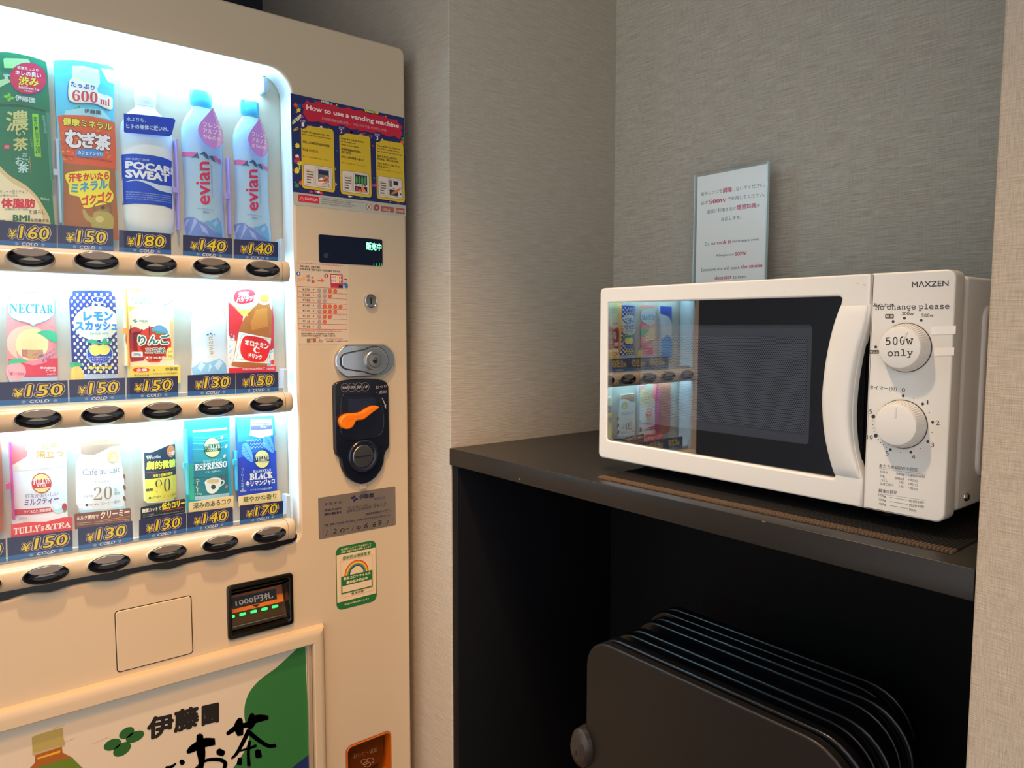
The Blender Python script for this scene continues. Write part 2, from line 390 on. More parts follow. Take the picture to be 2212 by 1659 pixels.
# ================================================================== slatted mat under the microwave
mt = thing('placemat', 'dark slatted table mat with brown ends lying under the microwave', 'mat', (-.48, .88, CT))
A, B = onz(1290, 1033, CT), onz(2057, 1198, CT)
du = Vector((B.x-A.x, B.y-A.y, 0)); wl = du.length; du.normalize(); dv = Vector((-du.y, du.x, 0)); DL = .32; N = int(wl/.0036)
BROWN = mat('brown_cord', '62503E', .8, bump=.9, bscale=1300); DARKC = mat('black_cord', '101014', .8, bump=.9, bscale=1300)
for nm, v0, v1, m in (('brown_border', 0, .014, BROWN), ('black_weave', .014, DL-.011, DARKC), ('brown_border', DL-.011, DL, BROWN)):
    g = G(); nb = max(2, int((v1-v0)/.0035)) if nm[1] == 'r' else 24
    for i in range(N):
        u = (i+.5)*wl/N; rows = []
        jit = random.uniform(-.0008, .0008)
        vs = []; fs = []
        for j in range(nb+1):
            v = v0+(v1-v0)*j/nb; kk = 1 if nm[1] == 'l' else (.75 if j % 2 == 0 else 1.05)
            for a in (0, .28, .5, .72, 1):
                an = PI*a; vs.append(A+du*(u-math.cos(an)*.0017*kk)+dv*(v+(jit if j in (0, nb) and nm[1] == 'r' else 0))+Vector((0, 0, .0003+math.sin(an)*.0030*kk)))
        for j in range(nb):
            for k in range(4): fs.append((j*5+k, j*5+k+1, (j+1)*5+k+1, (j+1)*5+k))
        fs.append((0, 1, 2, 3, 4)[::-1]); g.add(vs, fs, m)
    o = g.build(nm, mt, smooth=60); o['kind'] = 'stuff'

# ================================================================== microwave oven
BZ = CH-.1885; TZ = CH+.0545; FX0 = -.7455; FX1 = -.2815
mw = thing('microwave_oven', 'white microwave with black glass door and two round dials on the counter', 'microwave', ((FX0+FX1)/2, .92, CT))
MF = lambda u, v, w: Vector((u, YM-w, v))
def mp(x, y): p = ony(x, y, YM); return (p.x, p.z)
def mz(ox, oy, s): return lambda x, y: mp(ox+x/s, oy+y/s)
z4 = mz(1760, 560, 4.8795); z5 = mz(1760, 840, 4.609); zd = mz(1260, 560, 2.861)
YR = YM+.315
g = G().box((FX0+.012, YM+.034, BZ+.006), (FX1-.002, YR, TZ-.005), WHITE_P, ch=.004)
body = g.build('body', mw)
G().box((FX0+.004, YM+.0216, BZ+.002), (FX1-.0045, YM+.0335, TZ-.002), mat('grey_white_plastic', 'B4B4B2', .4), ch=.003).build('front_collar', mw)
# raised panel and screws on the right side of the case
SF = lambda u, v, w: Vector((FX1-.002+w, u, v))
G().plate([rr(YM+.075, BZ+.035, YR-.03, TZ-.032, .015)], 0, .0035, .003, WHITE_P, SF).build('side_panel', mw)
for (y, z) in ((YM+.055, BZ+.018), (YR-.02, TZ-.02)):
    G().lathe([(0, .003), (.003, .0026), (.0042, .001), (.0045, 0)], CHROME, lambda u, v, w, y=y, z=z: Vector((FX1-.002+w, y+u, z+v)), 16).build('screw', mw)
for i, x in enumerate((FX0+.06, FX1-.075)):
    for y in (YM+.05, YR-.04):
        G().lathe([(0, 0), (.013, 0), (.015, .002), (.016, BZ+.006-CT-.0042)], BLK, lambda u, v, w, x=x, y=y: Vector((x+u, y+v, CT+.0038+w)), 20).build('foot', mw)
# door
DX1 = mp(1880, 600)[0]
P_ = [mp(1880.5, 640), mp(1880, 668), mp(1872, 705), mp(1858, 760), mp(1846, 830), mp(1841, 900), mp(1845, 960), mp(1853, 1000), mp(1860.5, 1030), mp(1863, 1045)]
# the handle band runs between the glass and a hollow on the right
right = [(DX1, BZ)] + [(p[0], p[1]) for p in crv([(DX1, mp(1862, 1040)[1])]+P_[::-1][1:-1]+[(DX1, mp(1880, 655)[1])], 4)] + [(DX1, TZ)]
outer = rr(FX0, BZ, FX0+.05, TZ, (.007, 0, 0, .007), 5)
outer = [p for p in outer if p[0] < FX0+.049] ; outer = outer[:len(outer)//2] + right + outer[len(outer)//2:]
gl = [zd(*p) for p in [(165, 270), (300, 262), (1100, 236), (1570, 230)]]
hole = [zd(x, y) for x, y in [(160, 270), (1575, 228), (1592, 236), (1597, 250)]+crv([(1597, 262), (1545, 420), (1508, 600), (1487, 780), (1483, 900), (1492, 1060), (1515, 1200), (1552, 1335)], 4)[1:-1]+[(1553, 1340), (1548, 1352), (1535, 1355), (160, 1120), (148, 1112), (145, 1100), (150, 285), (153, 275)]]
DW = .0
G().plate([outer, hole], -.021, 0, .0022, WHITE, MF).build('door', mw)
door = bpy.data.objects['door']
# curved grip standing proud of the door
ys = [z4(0, y)[1] for y in (470, 1)]
zt_, zb_ = mp(1875, 655)[1], mp(1850, 1062)[1]
lp = crv([zd(1590, 275), zd(1545, 420), zd(1508, 600), zd(1487, 780), zd(1483, 900), zd(1492, 1060), zd(1515, 1200), zd(1548, 1330)], 5)
rp = crv([(DX1-.0006, mp(1880, 658)[1])]+[(p[0]-.0006, p[1]) for p in P_[2:-2]]+[(DX1-.0006, mp(1862, 1042)[1])], 5)
def at(pl, z):
    for a, b2 in zip(pl, pl[1:]):
        if a[1] >= z >= b2[1]: t = (a[1]-z)/max(a[1]-b2[1], 1e-9); return a[0]+(b2[0]-a[0])*t
    return pl[0][0] if z > pl[0][1] else pl[-1][0]
za, zb2 = min(lp[0][1], rp[0][1])-.0005, max(lp[-1][1], rp[-1][1])+.0005
def grip(u, v):
    z = za+(zb2-za)*v; x0 = at(lp, z)+.0004; x1 = at(rp, z); s_ = math.sin(PI*v)**.55*.0095
    e = min(1, min(u, 1-u)/.08); w = .0004+s_*(.55+.45*(1-(2*u-1)**2))*1.0
    if u in (0, 1): w = -.001
    elif e < 1: w *= math.sin(e*PI/2)**.5
    return MF(x0+(x1-x0)*u, z, w)
us = [0, 0, .02, .05, .1, .2, .35, .5, .65, .8, .9, .95, .98, 1, 1]
G().grid(lambda u, v: grip(us[round(u*14)], v), 14, 40, WHITE).build('handle', mw, smooth=60)
# glass
GLS = pane_mat('dark_door_glass', (.80, .82, .86), 4.2, .0)
off = lambda l, d: [(x, y) for x, y in l]
G().plate([[(x+(.002 if x > -.5 else -.002), y+(.002 if y > CH-.06 else -.002)) for x, y in hole]], -.0012, 0, 0, GLS, lambda u, v, w: MF(u, v, w-.0010-.0185*(u-FX0))).build('door_glass', mw, smooth=0)
win = [mp(1380+5, 702), mp(1741, 701), mp(1745, 705), mp(1735, 960), mp(1730, 963), mp(1392, 905), mp(1380, 900), mp(1380, 706)]
x0, x1, z0, z1 = mp(1372, 702)[0], mp(1745, 701)[0], mp(1735, 963)[1], mp(1745, 701)[1]
inner = rr(x0, z0, x1, z1, .005)
big = [(FX0+.006, BZ+.008), (DX1-.006, BZ+.008), (DX1-.006, TZ-.006), (FX0+.006, TZ-.006)]
G().plate([big, inner], -.019, -.0098, 0, mat('black_door_mask', '050507', .5, spec=.1), MF).build('black_surround', mw, smooth=0)
# perforated screen
m = bpy.data.materials.new('perforated_screen'); m.use_nodes = True; N_ = m.node_tree.nodes; Lk = m.node_tree.links; b = N_['Principled BSDF']
b.inputs['Roughness'].default_value = .45; b.inputs['Metallic'].default_value = .3
tc = N_.new('ShaderNodeTexCoord'); vm_ = N_.new('ShaderNodeMapping'); vm_.inputs['Rotation'].default_value = (PI/2, 0, 0)
Lk.new(tc.outputs['Object'], vm_.inputs['Vector'])
sx = N_.new('ShaderNodeSeparateXYZ'); Lk.new(tc.outputs['Object'], sx.inputs[0])
def mth(op, a, b3=None, c=None):
    n = N_.new('ShaderNodeMath'); n.operation = op
    for i, q in enumerate((a, b3, c)):
        if q is None: continue
        if isinstance(q, (int, float)): n.inputs[i].default_value = q
        else: Lk.new(q, n.inputs[i])
    return n.outputs[0]
K = 1/.0026; Kz = K/1.732*2/2
def dots(ox, oz):
    a = mth('SUBTRACT', mth('FRACT', mth('ADD', mth('MULTIPLY', sx.outputs[0], K), ox)), .5)
    c = mth('MULTIPLY', mth('SUBTRACT', mth('FRACT', mth('ADD', mth('MULTIPLY', sx.outputs[2], Kz), oz)), .5), 1.732)
    return mth('SQRT', mth('ADD', mth('MULTIPLY', a, a), mth('MULTIPLY', c, c)))
d = mth('MINIMUM', dots(0, 0), dots(.5, .5)); hl = mth('GREATER_THAN', d, .30)
mx = N_.new('ShaderNodeMix'); mx.data_type = 'RGBA'; Lk.new(hl, mx.inputs[0]); mx.inputs[6].default_value = lin('0C0C0E'); mx.inputs[7].default_value = lin('9EA1A6')
Lk.new(mx.outputs[2], b.inputs['Base Color'])
G().plate([inner], -.018, -.012, 0, mat('screen_frame_grey', '77797D', .5), MF).build('screen_frame', mw, smooth=0)
ix0, ix1, iz0, iz1 = x0+.004, x1-.006, z0+.012, z1-.014
G().plate([rr(ix0, iz0, ix1, iz1, .003)], -.012, -.0112, 0, m, MF).build('perforated_screen', mw, smooth=0)
# near-black block standing for the shade behind the grip and the panel gap
G().box((DX1-.035, YM+.012, BZ+.003), (DX1+.003, YM+.0215, TZ-.003), mat('hollow_shade', '030304', .7, spec=.1)).build('handle_recess_shade', mw, smooth=0)
# control panel
PX0 = mp(1884, 600)[0]
cp_ = rr(PX0, BZ, FX1, TZ, (.001, .009, .009, .001), 6)
pan = G().plate([cp_], -.021, .0005, .0018, WHITE, MF).build('control_panel', mw)
def knob(cx, cz, ang, lab):
    kf = lambda u, v, w: Vector((cx+u, YM-.0006-w, cz+v))
    r = .0238
    k = G().lathe([(r+.0006, 0), (r+.0006, .0008), (r, .0011)], mat('dark_line', '2A2A2E', .5), kf, 48).lathe([(r, .0008), (r-.0002, .002), (r-.0036, .0135), (r-.0042, .0146), (r-.0052, .0150), (0, .0150)], WHITE, kf, 64)
    ko = k.build('dial', mw, label=lab)
    # finger ribs round the skirt
    g2 = G()
    for i in range(60):
        a = 2*PI*i/60
        p = [(math.cos(a+s_)*(r-.0003-q)*1.0, math.sin(a+s_)*(r-.0003-q), w) for (s_, q, w) in ((-.012, .0002, .003), (.012, .0002, .003), (.012, .0033, .0125), (-.012, .0033, .0125))]
        t = [(math.cos(a)*(r+.0002-q), math.sin(a)*(r+.0002-q), w) for (q, w) in ((0, .003), (.0031, .0125))]
        g2.add([kf(*q) for q in p+t], [(0, 4, 5, 3), (4, 1, 2, 5)], WHITE)
    g2.build('grip_ribs', ko, smooth=0)['kind'] = 'stuff'
    dx, dz = math.sin(ang), math.cos(ang)
    pf = lambda u, v, w: kf(dx*v+dz*u, dz*v-dx*u, w)
    G().plate([rr(-.0009, .0075, .0009, .0175, .0008)], .0148, .0156, .0004, WHITE, pf).build('pointer', ko)
    return ko, kf
k1 = (mp(1957.3, 751)); k2 = (mp(1948.7, 916))
ko1, kf1 = knob(k1[0], k1[1], .42, 'white power dial lettered 500w only')
ko2, kf2 = knob(k2[0], k2[1], .0, 'white timer dial without lettering')
# lettering on the panel (flat print)
GR = '3E3C40'
pp = Print(lambda x, y: mp(x, y), MF, 'panel_lettering', pan, base=.0006)
pp.z = (1760, 560, 4.8795)
pp.text('MΛXZEN', (1028, 296), (1412, 281), 58, '3A3A44', .012)
pp.poly([(1092, 250), (1145, 247), (1145, 256), (1092, 259)], 'E6E1D8', 3) if False else None
pp.text(slab('No change please'), (640, 549), (1422, 541), 72, '2C2A2C', .004)
pp.text('あたため', (618, 502), (840, 505), 40, GR)
pp.text('300w', (920, 588), (1046, 590), 34, GR); pp.text('500w', (1128, 610), (1256, 608), 36, GR)
for x, y in ((948, 622), (829, 656), (1125, 645), (646, 925)): pp.ell(x, y, 15, 15, GR)
pp.rect(745, 578, 836, 624, '3A3538', 8); pp.text('解凍', (752, 616), (829, 618), 32, 'DCD6CC', .01, L=2)
pp.rect(578, 957, 678, 995, '3A3538', 6); pp.text('煮込み', (584, 988), (672, 990), 26, 'DCD6CC', .01, L=2)
pp.text('タイマー(分)', (580, 1380), (868, 1396), 52, GR)
pp.text('0', (920, 1402), (955, 1402), 45, GR)
pp.z = (1760, 840, 4.609)
for t, x, y, x2, h in (('1', 1118, 152, 1132, 40), ('2', 1210, 358, 1244, 44), ('3', 1157, 578, 1190, 44), ('4', 967, 696, 1002, 44), ('5', 708, 662, 738, 42), ('10', 525, 500, 580, 42), ('15', 520, 246, 573, 42)): pp.text(t, (x, y), (x2, y+2), h, GR)
for x, y, r in ((883, 69, 14), (1077, 150, 14), (1176, 332, 14), (1127, 524, 14), (959, 630, 14), (755, 605, 14), (610, 465, 19), (586, 275, 19)): pp.ell(x, y, r, r*1.05, GR)
for x, y in ((987, 93), (1143, 234), (1170, 433), (1053, 593), (855, 634), (717, 581), (685, 558), (659, 532), (634, 502), (595, 424), (586, 390), (581, 356), (581, 318)): pp.ell(x, y, 5, 5, GR, n=10)
pp.text('あたため600Wの目安', (645, 782), (1030, 826), 38, GR)
pp.line([(645, 792), (1118, 856)], 2.5, '8A8680')
for a, b2, c, y in (('お弁当', '500g', '= 約2分40秒', 0), ('牛乳', '200ml', '= 約2分', 42), ('ごはん', '1杯', '= 約1分', 83), ('冷凍ごはん', '1杯', '= 約3分', 124)):
    wa = {3: 80, 2: 52, 5: 138}[len(a)]
    pp.text(a, (650, 834+y), (650+wa, 845+y), 26, '5A5654'); wb = {4: 78, 5: 92, 2: 44}[len(b2)]; x = 897 if len(b2) == 4 else 893
    pp.text(b2, (x-wb-5, 857+y), (x-5, 868+y), 26, '5A5654'); pp.text(c, (930, 872+y), (930+(172 if '40' in c else 98), 890+y), 28, '5A5654')
pp.text('解凍の目安', (638, 1030), (820, 1052), 38, GR); pp.line([(632, 1032+8), (1105, 1110)], 2.5, '8A8680')
for a, c, y in (('100g', '約1分30秒', 0), ('200g', '約2分30秒', 42), ('400g', '約5分', 83)):
    pp.text(a, (640, 1074+y), (712, 1084+y), 28, '5A5654'); pp.line([(752, 1078+y), (930, 1108+y)], 3, '5A5654')
    pp.text(c, (942, 1128+y), (942+(150 if '3' in c else 74), 1146+y), 28, '5A5654')
# clear tape pieces beside the upper dial
TAPE = mat('clear_tape', 'F0EEEA', .4)
g = G()
for a, b2 in (((1235, 700), (1487, 800)), ((1265, 925), (1470, 1025))):
    p0, p1 = z4(*a), z4(*b2); g.plate([[(p0[0], p1[1]), (p1[0], p1[1]+.001), (p1[0], p0[1]), (p0[0], p0[1]-.001)]], .0006, .0008, 0, TAPE, MF)
g.build('clear_tape', pan, smooth=0)
# print on the upper dial: the face stands forward of the panel
def face_px(Yp): return lambda x, y: (ony(x, y, Yp).x, ony(x, y, Yp).z)
dp = Print(face_px(YM-.0157), lambda u, v, w: Vector((u, YM-.0158-w, v)), 'dial_lettering', ko1); dp.z = (1760, 560, 4.8795)
dp.text(slab('500w'), (748, 906), (1038, 896), 84, '201E20', .006); dp.text(slab('only'), (768, 1042), (1036, 1036), 88, '201E20', .006)
# scuffs on the door top
sc_ = Print(lambda x, y: mp(x, y), MF, 'rust_marks', door, base=.0001, label='tiny orange stains near the top right corner'); sc_.z = (1760, 560, 4.8795)
for x, y, r in ((450, 257, 7), (465, 262, 4), (520, 270, 9), (535, 280, 4), (360, 574, 8)): sc_.ell(x, y, r, r*.6, 'C99560', n=9)

# ================================================================== notice in a clear acrylic holder, standing on the microwave
sg = thing('notice_holder', 'clear acrylic holder with a white notice about 500W use, standing behind the microwave top', 'sign', (-.74, 1.05, TZ-.005))
YS = 1.052
SGF = lambda u, v, w: Vector((u, YS-w, v))
def sp_(x, y): p = ony(x, y, YS); return (p.x, p.z)
a, b2 = sp_(1503, 379), sp_(1661, 352); zb = TZ-.0049
ACR = pane_mat('clear_acrylic', (.995, 1, 1), .45, .3)
G().plate([rr(a[0], zb, b2[0], a[1], .0015)], .0008, .003, 0, ACR, SGF).build('front_sheet', sg, smooth=0)
G().plate([rr(a[0], zb, b2[0], a[1], .0015)], -.003, -.0008, 0, ACR, SGF).build('rear_sheet', sg, smooth=0)
ED = mat('acrylic_edge', 'CFE6EE', .15)
for x in (a[0]-.0006, b2[0]-.0008): G().plate([[(x, zb), (x+.0014, zb), (x+.0014, a[1]), (x, a[1])]], -.003, .003, 0, ED, SGF).build('polished_edge', sg, smooth=0)
G().box((a[0], YS-.004, zb), (b2[0], YS+.03, zb+.003), ED).build('base', sg, smooth=0)
c0, c1 = sp_(1507.5, 382), sp_(1657.5, 358)
pa = G().plate([[(c0[0], zb+.002), (c1[0], zb+.002), (c1[0], c0[1]-.0005), (c0[0], c0[1]-.0005)]], -.0004, .0004, 0, mat('white_paper', 'F8FAF8', .7), SGF).build('paper_notice', sg, smooth=0)
np_ = Print(sp_, SGF, 'notice_lettering', pa, base=.0005); np_.z = (1480, 340, 5.927)
TG = '5E646C'; RD = 'C83A5C'
np_.text('電子レンジで', (206, 497), (478, 452), 44, TG); np_.text('調理', (486, 455), (600, 440), 62, RD, .02); np_.text('しないでください。', (612, 436), (1030, 375), 50, TG)
np_.text('必ず', (205, 613), (296, 600), 46, TG); np_.text(serif('５００W').replace('５', '𝟓').replace('０', '𝟎'), (310, 597), (528, 573), 52, RD); np_.text('で利用してください。', (550, 560), (1020, 503), 52, TG)
np_.text('過度に利用すると', (278, 722), (655, 678), 50, TG); np_.text('煙感知器', (665, 672), (908, 645), 62, RD, .02); np_.text('が', (915, 640), (962, 634), 44, TG)
np_.text('反応します。', (465, 815), (722, 790), 50, TG)
np_.text('Do not', (260, 1132), (390, 1118), 40, TG); np_.text('cook in', (410, 1117), (590, 1100), 50, RD, .02); np_.text('microwave oven.', (607, 1092), (955, 1062), 34, TG)
np_.text('Always use', (400, 1282), (625, 1265), 42, TG); np_.text('500W', (643, 1262), (785, 1250), 46, RD, .02); np_.text('.', (787, 1250), (793, 1250), 7, TG)
np_.text('Excessive use will cause', (208, 1462), (700, 1428), 40, TG); np_.text('the smoke', (718, 1426), (990, 1405), 50, RD, .02)
np_.text('detector', (383, 1568), (598, 1552), 46, RD, .02); np_.text('to react.', (616, 1556), (792, 1546), 36, TG)

# ================================================================== vending machine
UL, UR, ZT = -.030, .6715, CH+.4735
vm = thing('vending_machine', 'ivory drinks vending machine with a brightly lit display window and button rails', 'vending machine', (XF-.35, .31, 0))
VF = lambda u, v, w: Vector((XF+w, u, v))
def vp(x, y, w=0): p = onx(x, y, XF+w); return (p.y, p.z)
def zz(ox, oy, s, w=0): return lambda x, y: vp(ox+x/s, oy+y/s, w)
G().box((XF-.62, UL+.004, .02), (XF-.046, UR-.004, ZT-.004), mat('cabinet_steel', 'B9AE9F', .4), ch=.004).build('cabinet', vm)
for sx in (.03, .58):
    for y in (UL+.05, UR-.05):
        G().lathe([(0, 0), (.02, 0), (.02, .006), (.009, .008), (.009, .03)], STEEL, lambda u, v, w, sx=sx, y=y: Vector((XF-sx-.03+u, y+v, w)), 20).build('levelling_foot', vm)
# ---- front door with its openings
WL, WR, WT = -.012, .4685, vp(0, 10.6)[1]
WB = vp(300, 1232)[1]-.0035
BTN3 = [vp(*p)[0] for p in ((-5, 1257), (103, 1238), (237.4, 1214), (360.5, 1192), (474, 1172.6), (579, 1154))]
def wav(u): return WB-.0042*sum(math.exp(-((u-b-.004)/.017)**2) for b in BTN3)
hole = []
n = 90
for i in range(n+1):
    u = WL+.02+(WR-.018-WL-.02)*i/n; hole.append((u, wav(u)))
zr = WB
hole += [(WR-.018+.018*math.sin(t), zr+.018-.018*math.cos(t)) for t in [PI/2*k/8 for k in range(1, 9)]]
hole += [(WR-.036+.036*math.cos(t), WT-.036+.036*math.sin(t)) for t in [PI/2*k/10 for k in range(11)]]
hole += [(WL+.036-.036*math.sin(t), WT-.036+.036*math.cos(t)) for t in [PI/2*k/10 for k in range(11)]]
hole += [(WL, zr+.018)]
zb1 = zz(300, 1080, 5.53)
bq = [zb1(1045, 1640+8), zb1(1858, 1560), zb1(1832, 872), zb1(1045, 1025)]
bx0, bx1 = (bq[0][0]+bq[3][0])/2+.001, (bq[1][0]+bq[2][0])/2-.001
bz0, bz1 = bq[0][1]-.008, bq[3][1]-.002
bill = rr(bx0+.003, bz0+.003, bx1-.003, bz1-.003, .004)
zc = zz(400, 1200, 3.614)
cq = zc(1262, 1520); cr = zc(1608, 1400)
coin_l, coin_r, coin_t = zc(1262, 1560)[0], zc(1606, 1450)[0], zc(1440, 1432)[1]
coinh = rr(coin_l, coin_t-.085, coin_r, coin_t, .010)
door = G().plate([rr(UL, .10, UR, ZT, .012), hole, bill, coinh], -.045, 0, .0035, IVORY, VF).build('door', vm)
door.data.materials.append(INSIDE)
for f in door.data.polygons:
    c = f.center
    if abs(f.normal.x) < .2 and WL-.01 < c.y < WR+.001 and WB-.01 < c.z < WT+.001 and c.x < XF-.004: f.material_index = 1
G().box((XF-.04, UL+.01, .02), (XF-.012, UR-.01, .098), mat('kick_plate_grey', '55504A', .5), ch=.002).build('kick_plate', vm)
# hatch panel with a dark groove round it
zh = lambda x, y: vp(x, y)
h0, h1 = vp(250, 1449), vp(415, 1290)
ha = [vp(248, 1318), vp(414, 1287), vp(417, 1413), vp(251, 1452)]
hu0, hu1 = (ha[0][0]+ha[3][0])/2, (ha[1][0]+ha[2][0])/2; hz0, hz1 = (ha[2][1]+ha[3][1])/2, (ha[0][1]+ha[1][1])/2
G().plate([rr(hu0, hz0, hu1, hz1, .005)], 0, .0004, 0, mat('dark_groove', '1C1712', .7), VF).build('hatch_groove', vm, smooth=0)
G().plate([rr(hu0+.0011, hz0+.0011, hu1-.0011, hz1-.0011, .0045)], .0001, .0016, .0012, IVORY, VF).build('hatch_panel', vm)
# ---- display box behind the window
g = G(); D = -.105; L0, L1, Zb, Zt = WL-.006, WR+.004, WB-.012, WT+.004
g.box((XF+D-.004, L0, Zb), (XF+D, L1, Zt), INSIDE); g.box((XF+D, L0, Zt), (XF-.04, L1, Zt+.004), INSIDE); g.box((XF+D, L0, Zb-.004), (XF-.04, L1, Zb), INSIDE)
g.box((XF+D, L0-.004, Zb), (XF-.04, L0, Zt), INSIDE); g.box((XF+D, L1, Zb), (XF-.04, L1+.004, Zt), INSIDE)
g.build('display_lining', vm, smooth=0)
LEM = mat('lamp_tube_glow', 'FFFFFF', .5, emit=[COOL[0], COOL[1], COOL[2]], es=TUBE)
RZ = [(CH+.0687, CH+.1013), (CH-.1352, CH-.1042), (vp(571, 1173)[1], vp(571, 1130.5)[1])]
G().tube([(XF-.034, .0, WT-.022), (XF-.034, .432, WT-.022)], .008, mat('top_tube_glow', 'FFFFFF', .5, emit=[.36, .76, 1], es=TUBE*.62), 14).build('lamp_tube', vm)
g = G(); RFL = mat('lamp_reflector', 'F4F8FA', .3)
g.add([Vector((XF-.02, 0, WT+.001)), Vector((XF-.02, .44, WT+.001)), Vector((XF-.075, .44, WT-.012)), Vector((XF-.075, 0, WT-.012)), Vector((XF-.085, .44, WT-.05)), Vector((XF-.085, 0, WT-.05))], [(0, 1, 2, 3), (3, 2, 4, 5)], RFL)
g.build('lamp_reflector', vm, smooth=0)
G().box((XF-.05, .434, WT-.032), (XF-.024, .441, WT-.010), mat('lamp_holder_blue', 'A9C6DE', .4), ch=.002).build('lamp_holder', vm)
for (z0, z1) in RZ[:2]:
    G().box((XF-.026, .002, z0+.002), (XF-.016, .452, z0+.008), LEM).build('lamp_tube', vm, smooth=0)
# shelf ledges behind the rails
for (z0, z1) in RZ:
    G().box((XF-.1, L0+.002, z1-.004), (XF-.014, .4575, z1-.001), INSIDE).build('display_shelf', vm, smooth=0)
    if z0 < CH:
        G().plate([[(L0+.002, z1-.002), (.4585, z1-.002), (.4585, z1+.0065), (L0+.002, z1+.0065)]], -.018, -.013, .001, mat('grey_card_rail', 'A3A7AE', .35), VF).build('card_rail', vm)
    G().plate([[(.4505, z1-.002), (.4575, z1-.002), (.4575, z1+.036), (.4505, z1+.036)]], -.03, -.012, .001, mat('clear_end_clip', 'C3D3E6', .2), VF).build('end_clip', vm)
# window pane in strips between the rails
PANE = pane_mat('clear_window', (.97, .985, .985), .6, .0)
zs = [WB-.008] + [z for r in RZ[::-1] for z in r] + [WT+.002]
for z0, z1 in ((zs[6], zs[7]), (zs[4], zs[5]), (zs[2], zs[3])):
    G().plate([[(WL-.003, z0), (WR+.003, z0), (WR+.003, z1), (WL-.003, z1)]], -.010, -.0085, 0, PANE, VF).build('window_pane', vm, smooth=0)
G().plate([[(WL-.002, WB-.009), (WR-.004, WB-.009), (WR-.004, RZ[2][0]+.003), (WL-.002, RZ[2][0]+.003)]], -.012, -.004, .001, BLK, VF).build('window_gasket', vm)
# ---- button rails
prof = [(-.012, .0), (.004, .0), (.0088, .06), (.012, .2), (.0135, .45), (.0128, .7), (.0098, .88), (.004, .985), (-.002, 1), (-.012, 1)]
UE = vp(629, 600, .006)[0]; US = vp(609.5, 600, .010)[0]
def railseg(u0, u1, z0, z1, r0, r1):
    g = G(); us = [u0] + ([u0+.0015] if r0 else []) + ([u1-r1, u1-r1*.6, u1-r1*.25, u1-r1*.06] if r1 else []) + [u1]; vs = []; fs = []
    for u in us:
        k = 1
        if r1 and u > u1-r1: t = (u-(u1-r1))/r1; k = math.sqrt(max(0, 1-t*t))
        for w, t in prof: vs.append(VF(u, (z0+z1)/2+(t-.5)*(z1-z0)*(.72+.28*k), -.012+(w+.012)*(.25+.75*k)))
    m = len(prof)
    for i in range(len(us)-1):
        for j in range(m-1): fs.append((i*m+j, (i+1)*m+j, (i+1)*m+j+1, i*m+j+1))
    fs += [tuple(range(m)), tuple((len(us)-1)*m+j for j in range(m))[::-1]]
    return g.add(vs, fs, IVORY_G)
B1 = [vp(71, 561), vp(210.7, 569), vp(338.5, 575), vp(455.5, 581), vp(564, 586)]
B2 = [vp(87, 904), vp(224, 894), vp(349.5, 887), vp(465, 881), vp(572.7, 874)]
B3 = [vp(103, 1238), vp(237.4, 1214), vp(361, 1192.5), vp(474, 1172.6), vp(579, 1154)]
BEZ = mat('black_bezel', '10131E', .3); PAD = mat('smoky_button', '6E6862', .15, coat=.6)
for row, (z0, z1) in zip((B1, B2, B3), RZ):
    rl = railseg(WL+.001, US-.0004, z0, z1, 0, 0).build('button_rail', vm, fix=True)
    railseg(US+.0004, UE, z0, z1, 0, .007).build('rail_end_cap', rl, fix=True)
    zc_ = (z0+z1)/2
    cs = [b[0] for b in row]; cs = [2*cs[0]-cs[1]] + cs
    for c in cs:
        c -= .004
        if c < WL+.02: continue
        bf = lambda u, v, w, c=c: Vector((XF+.0128+w, c+u, zc_+.0012+v))
        g = G().lathe([(1.17, -.009), (1.10, -.002), (1.05, .0046), (1.02, .0055)], IVORY_G, lambda u, v, w: bf(u*.0255, v*.0118-(.0025 if w < .003 else 0), w), 48)
        g.build('button_housing', rl)
        g = G().lathe([(1.02, .0052), (1.0, .0064), (.96, .0066), (.93, .0058), (.86, .003), (.7, .0008), (0, .0004)], BEZ, lambda u, v, w: bf(u*.0255, v*.0118, w), 48)
        bz = g.build('button_bezel', vm)
        a0 = .0255*.93; b0 = .0118*.93
        pts = [(a0*math.cos(t), b0*math.sin(t)) for t in [math.radians(33+114*k/14) for k in range(15)]]
        pts += [(-a0*.60, b0*.16), (-a0*.3, b0*.02), (0, -b0*.04), (a0*.3, b0*.02), (a0*.60, b0*.16)]
        G().plate([pts], -.0004, .0080, .0012, PAD, lambda u, v, w: bf(u, v+.0006, w)).build('button_paddle', bz)
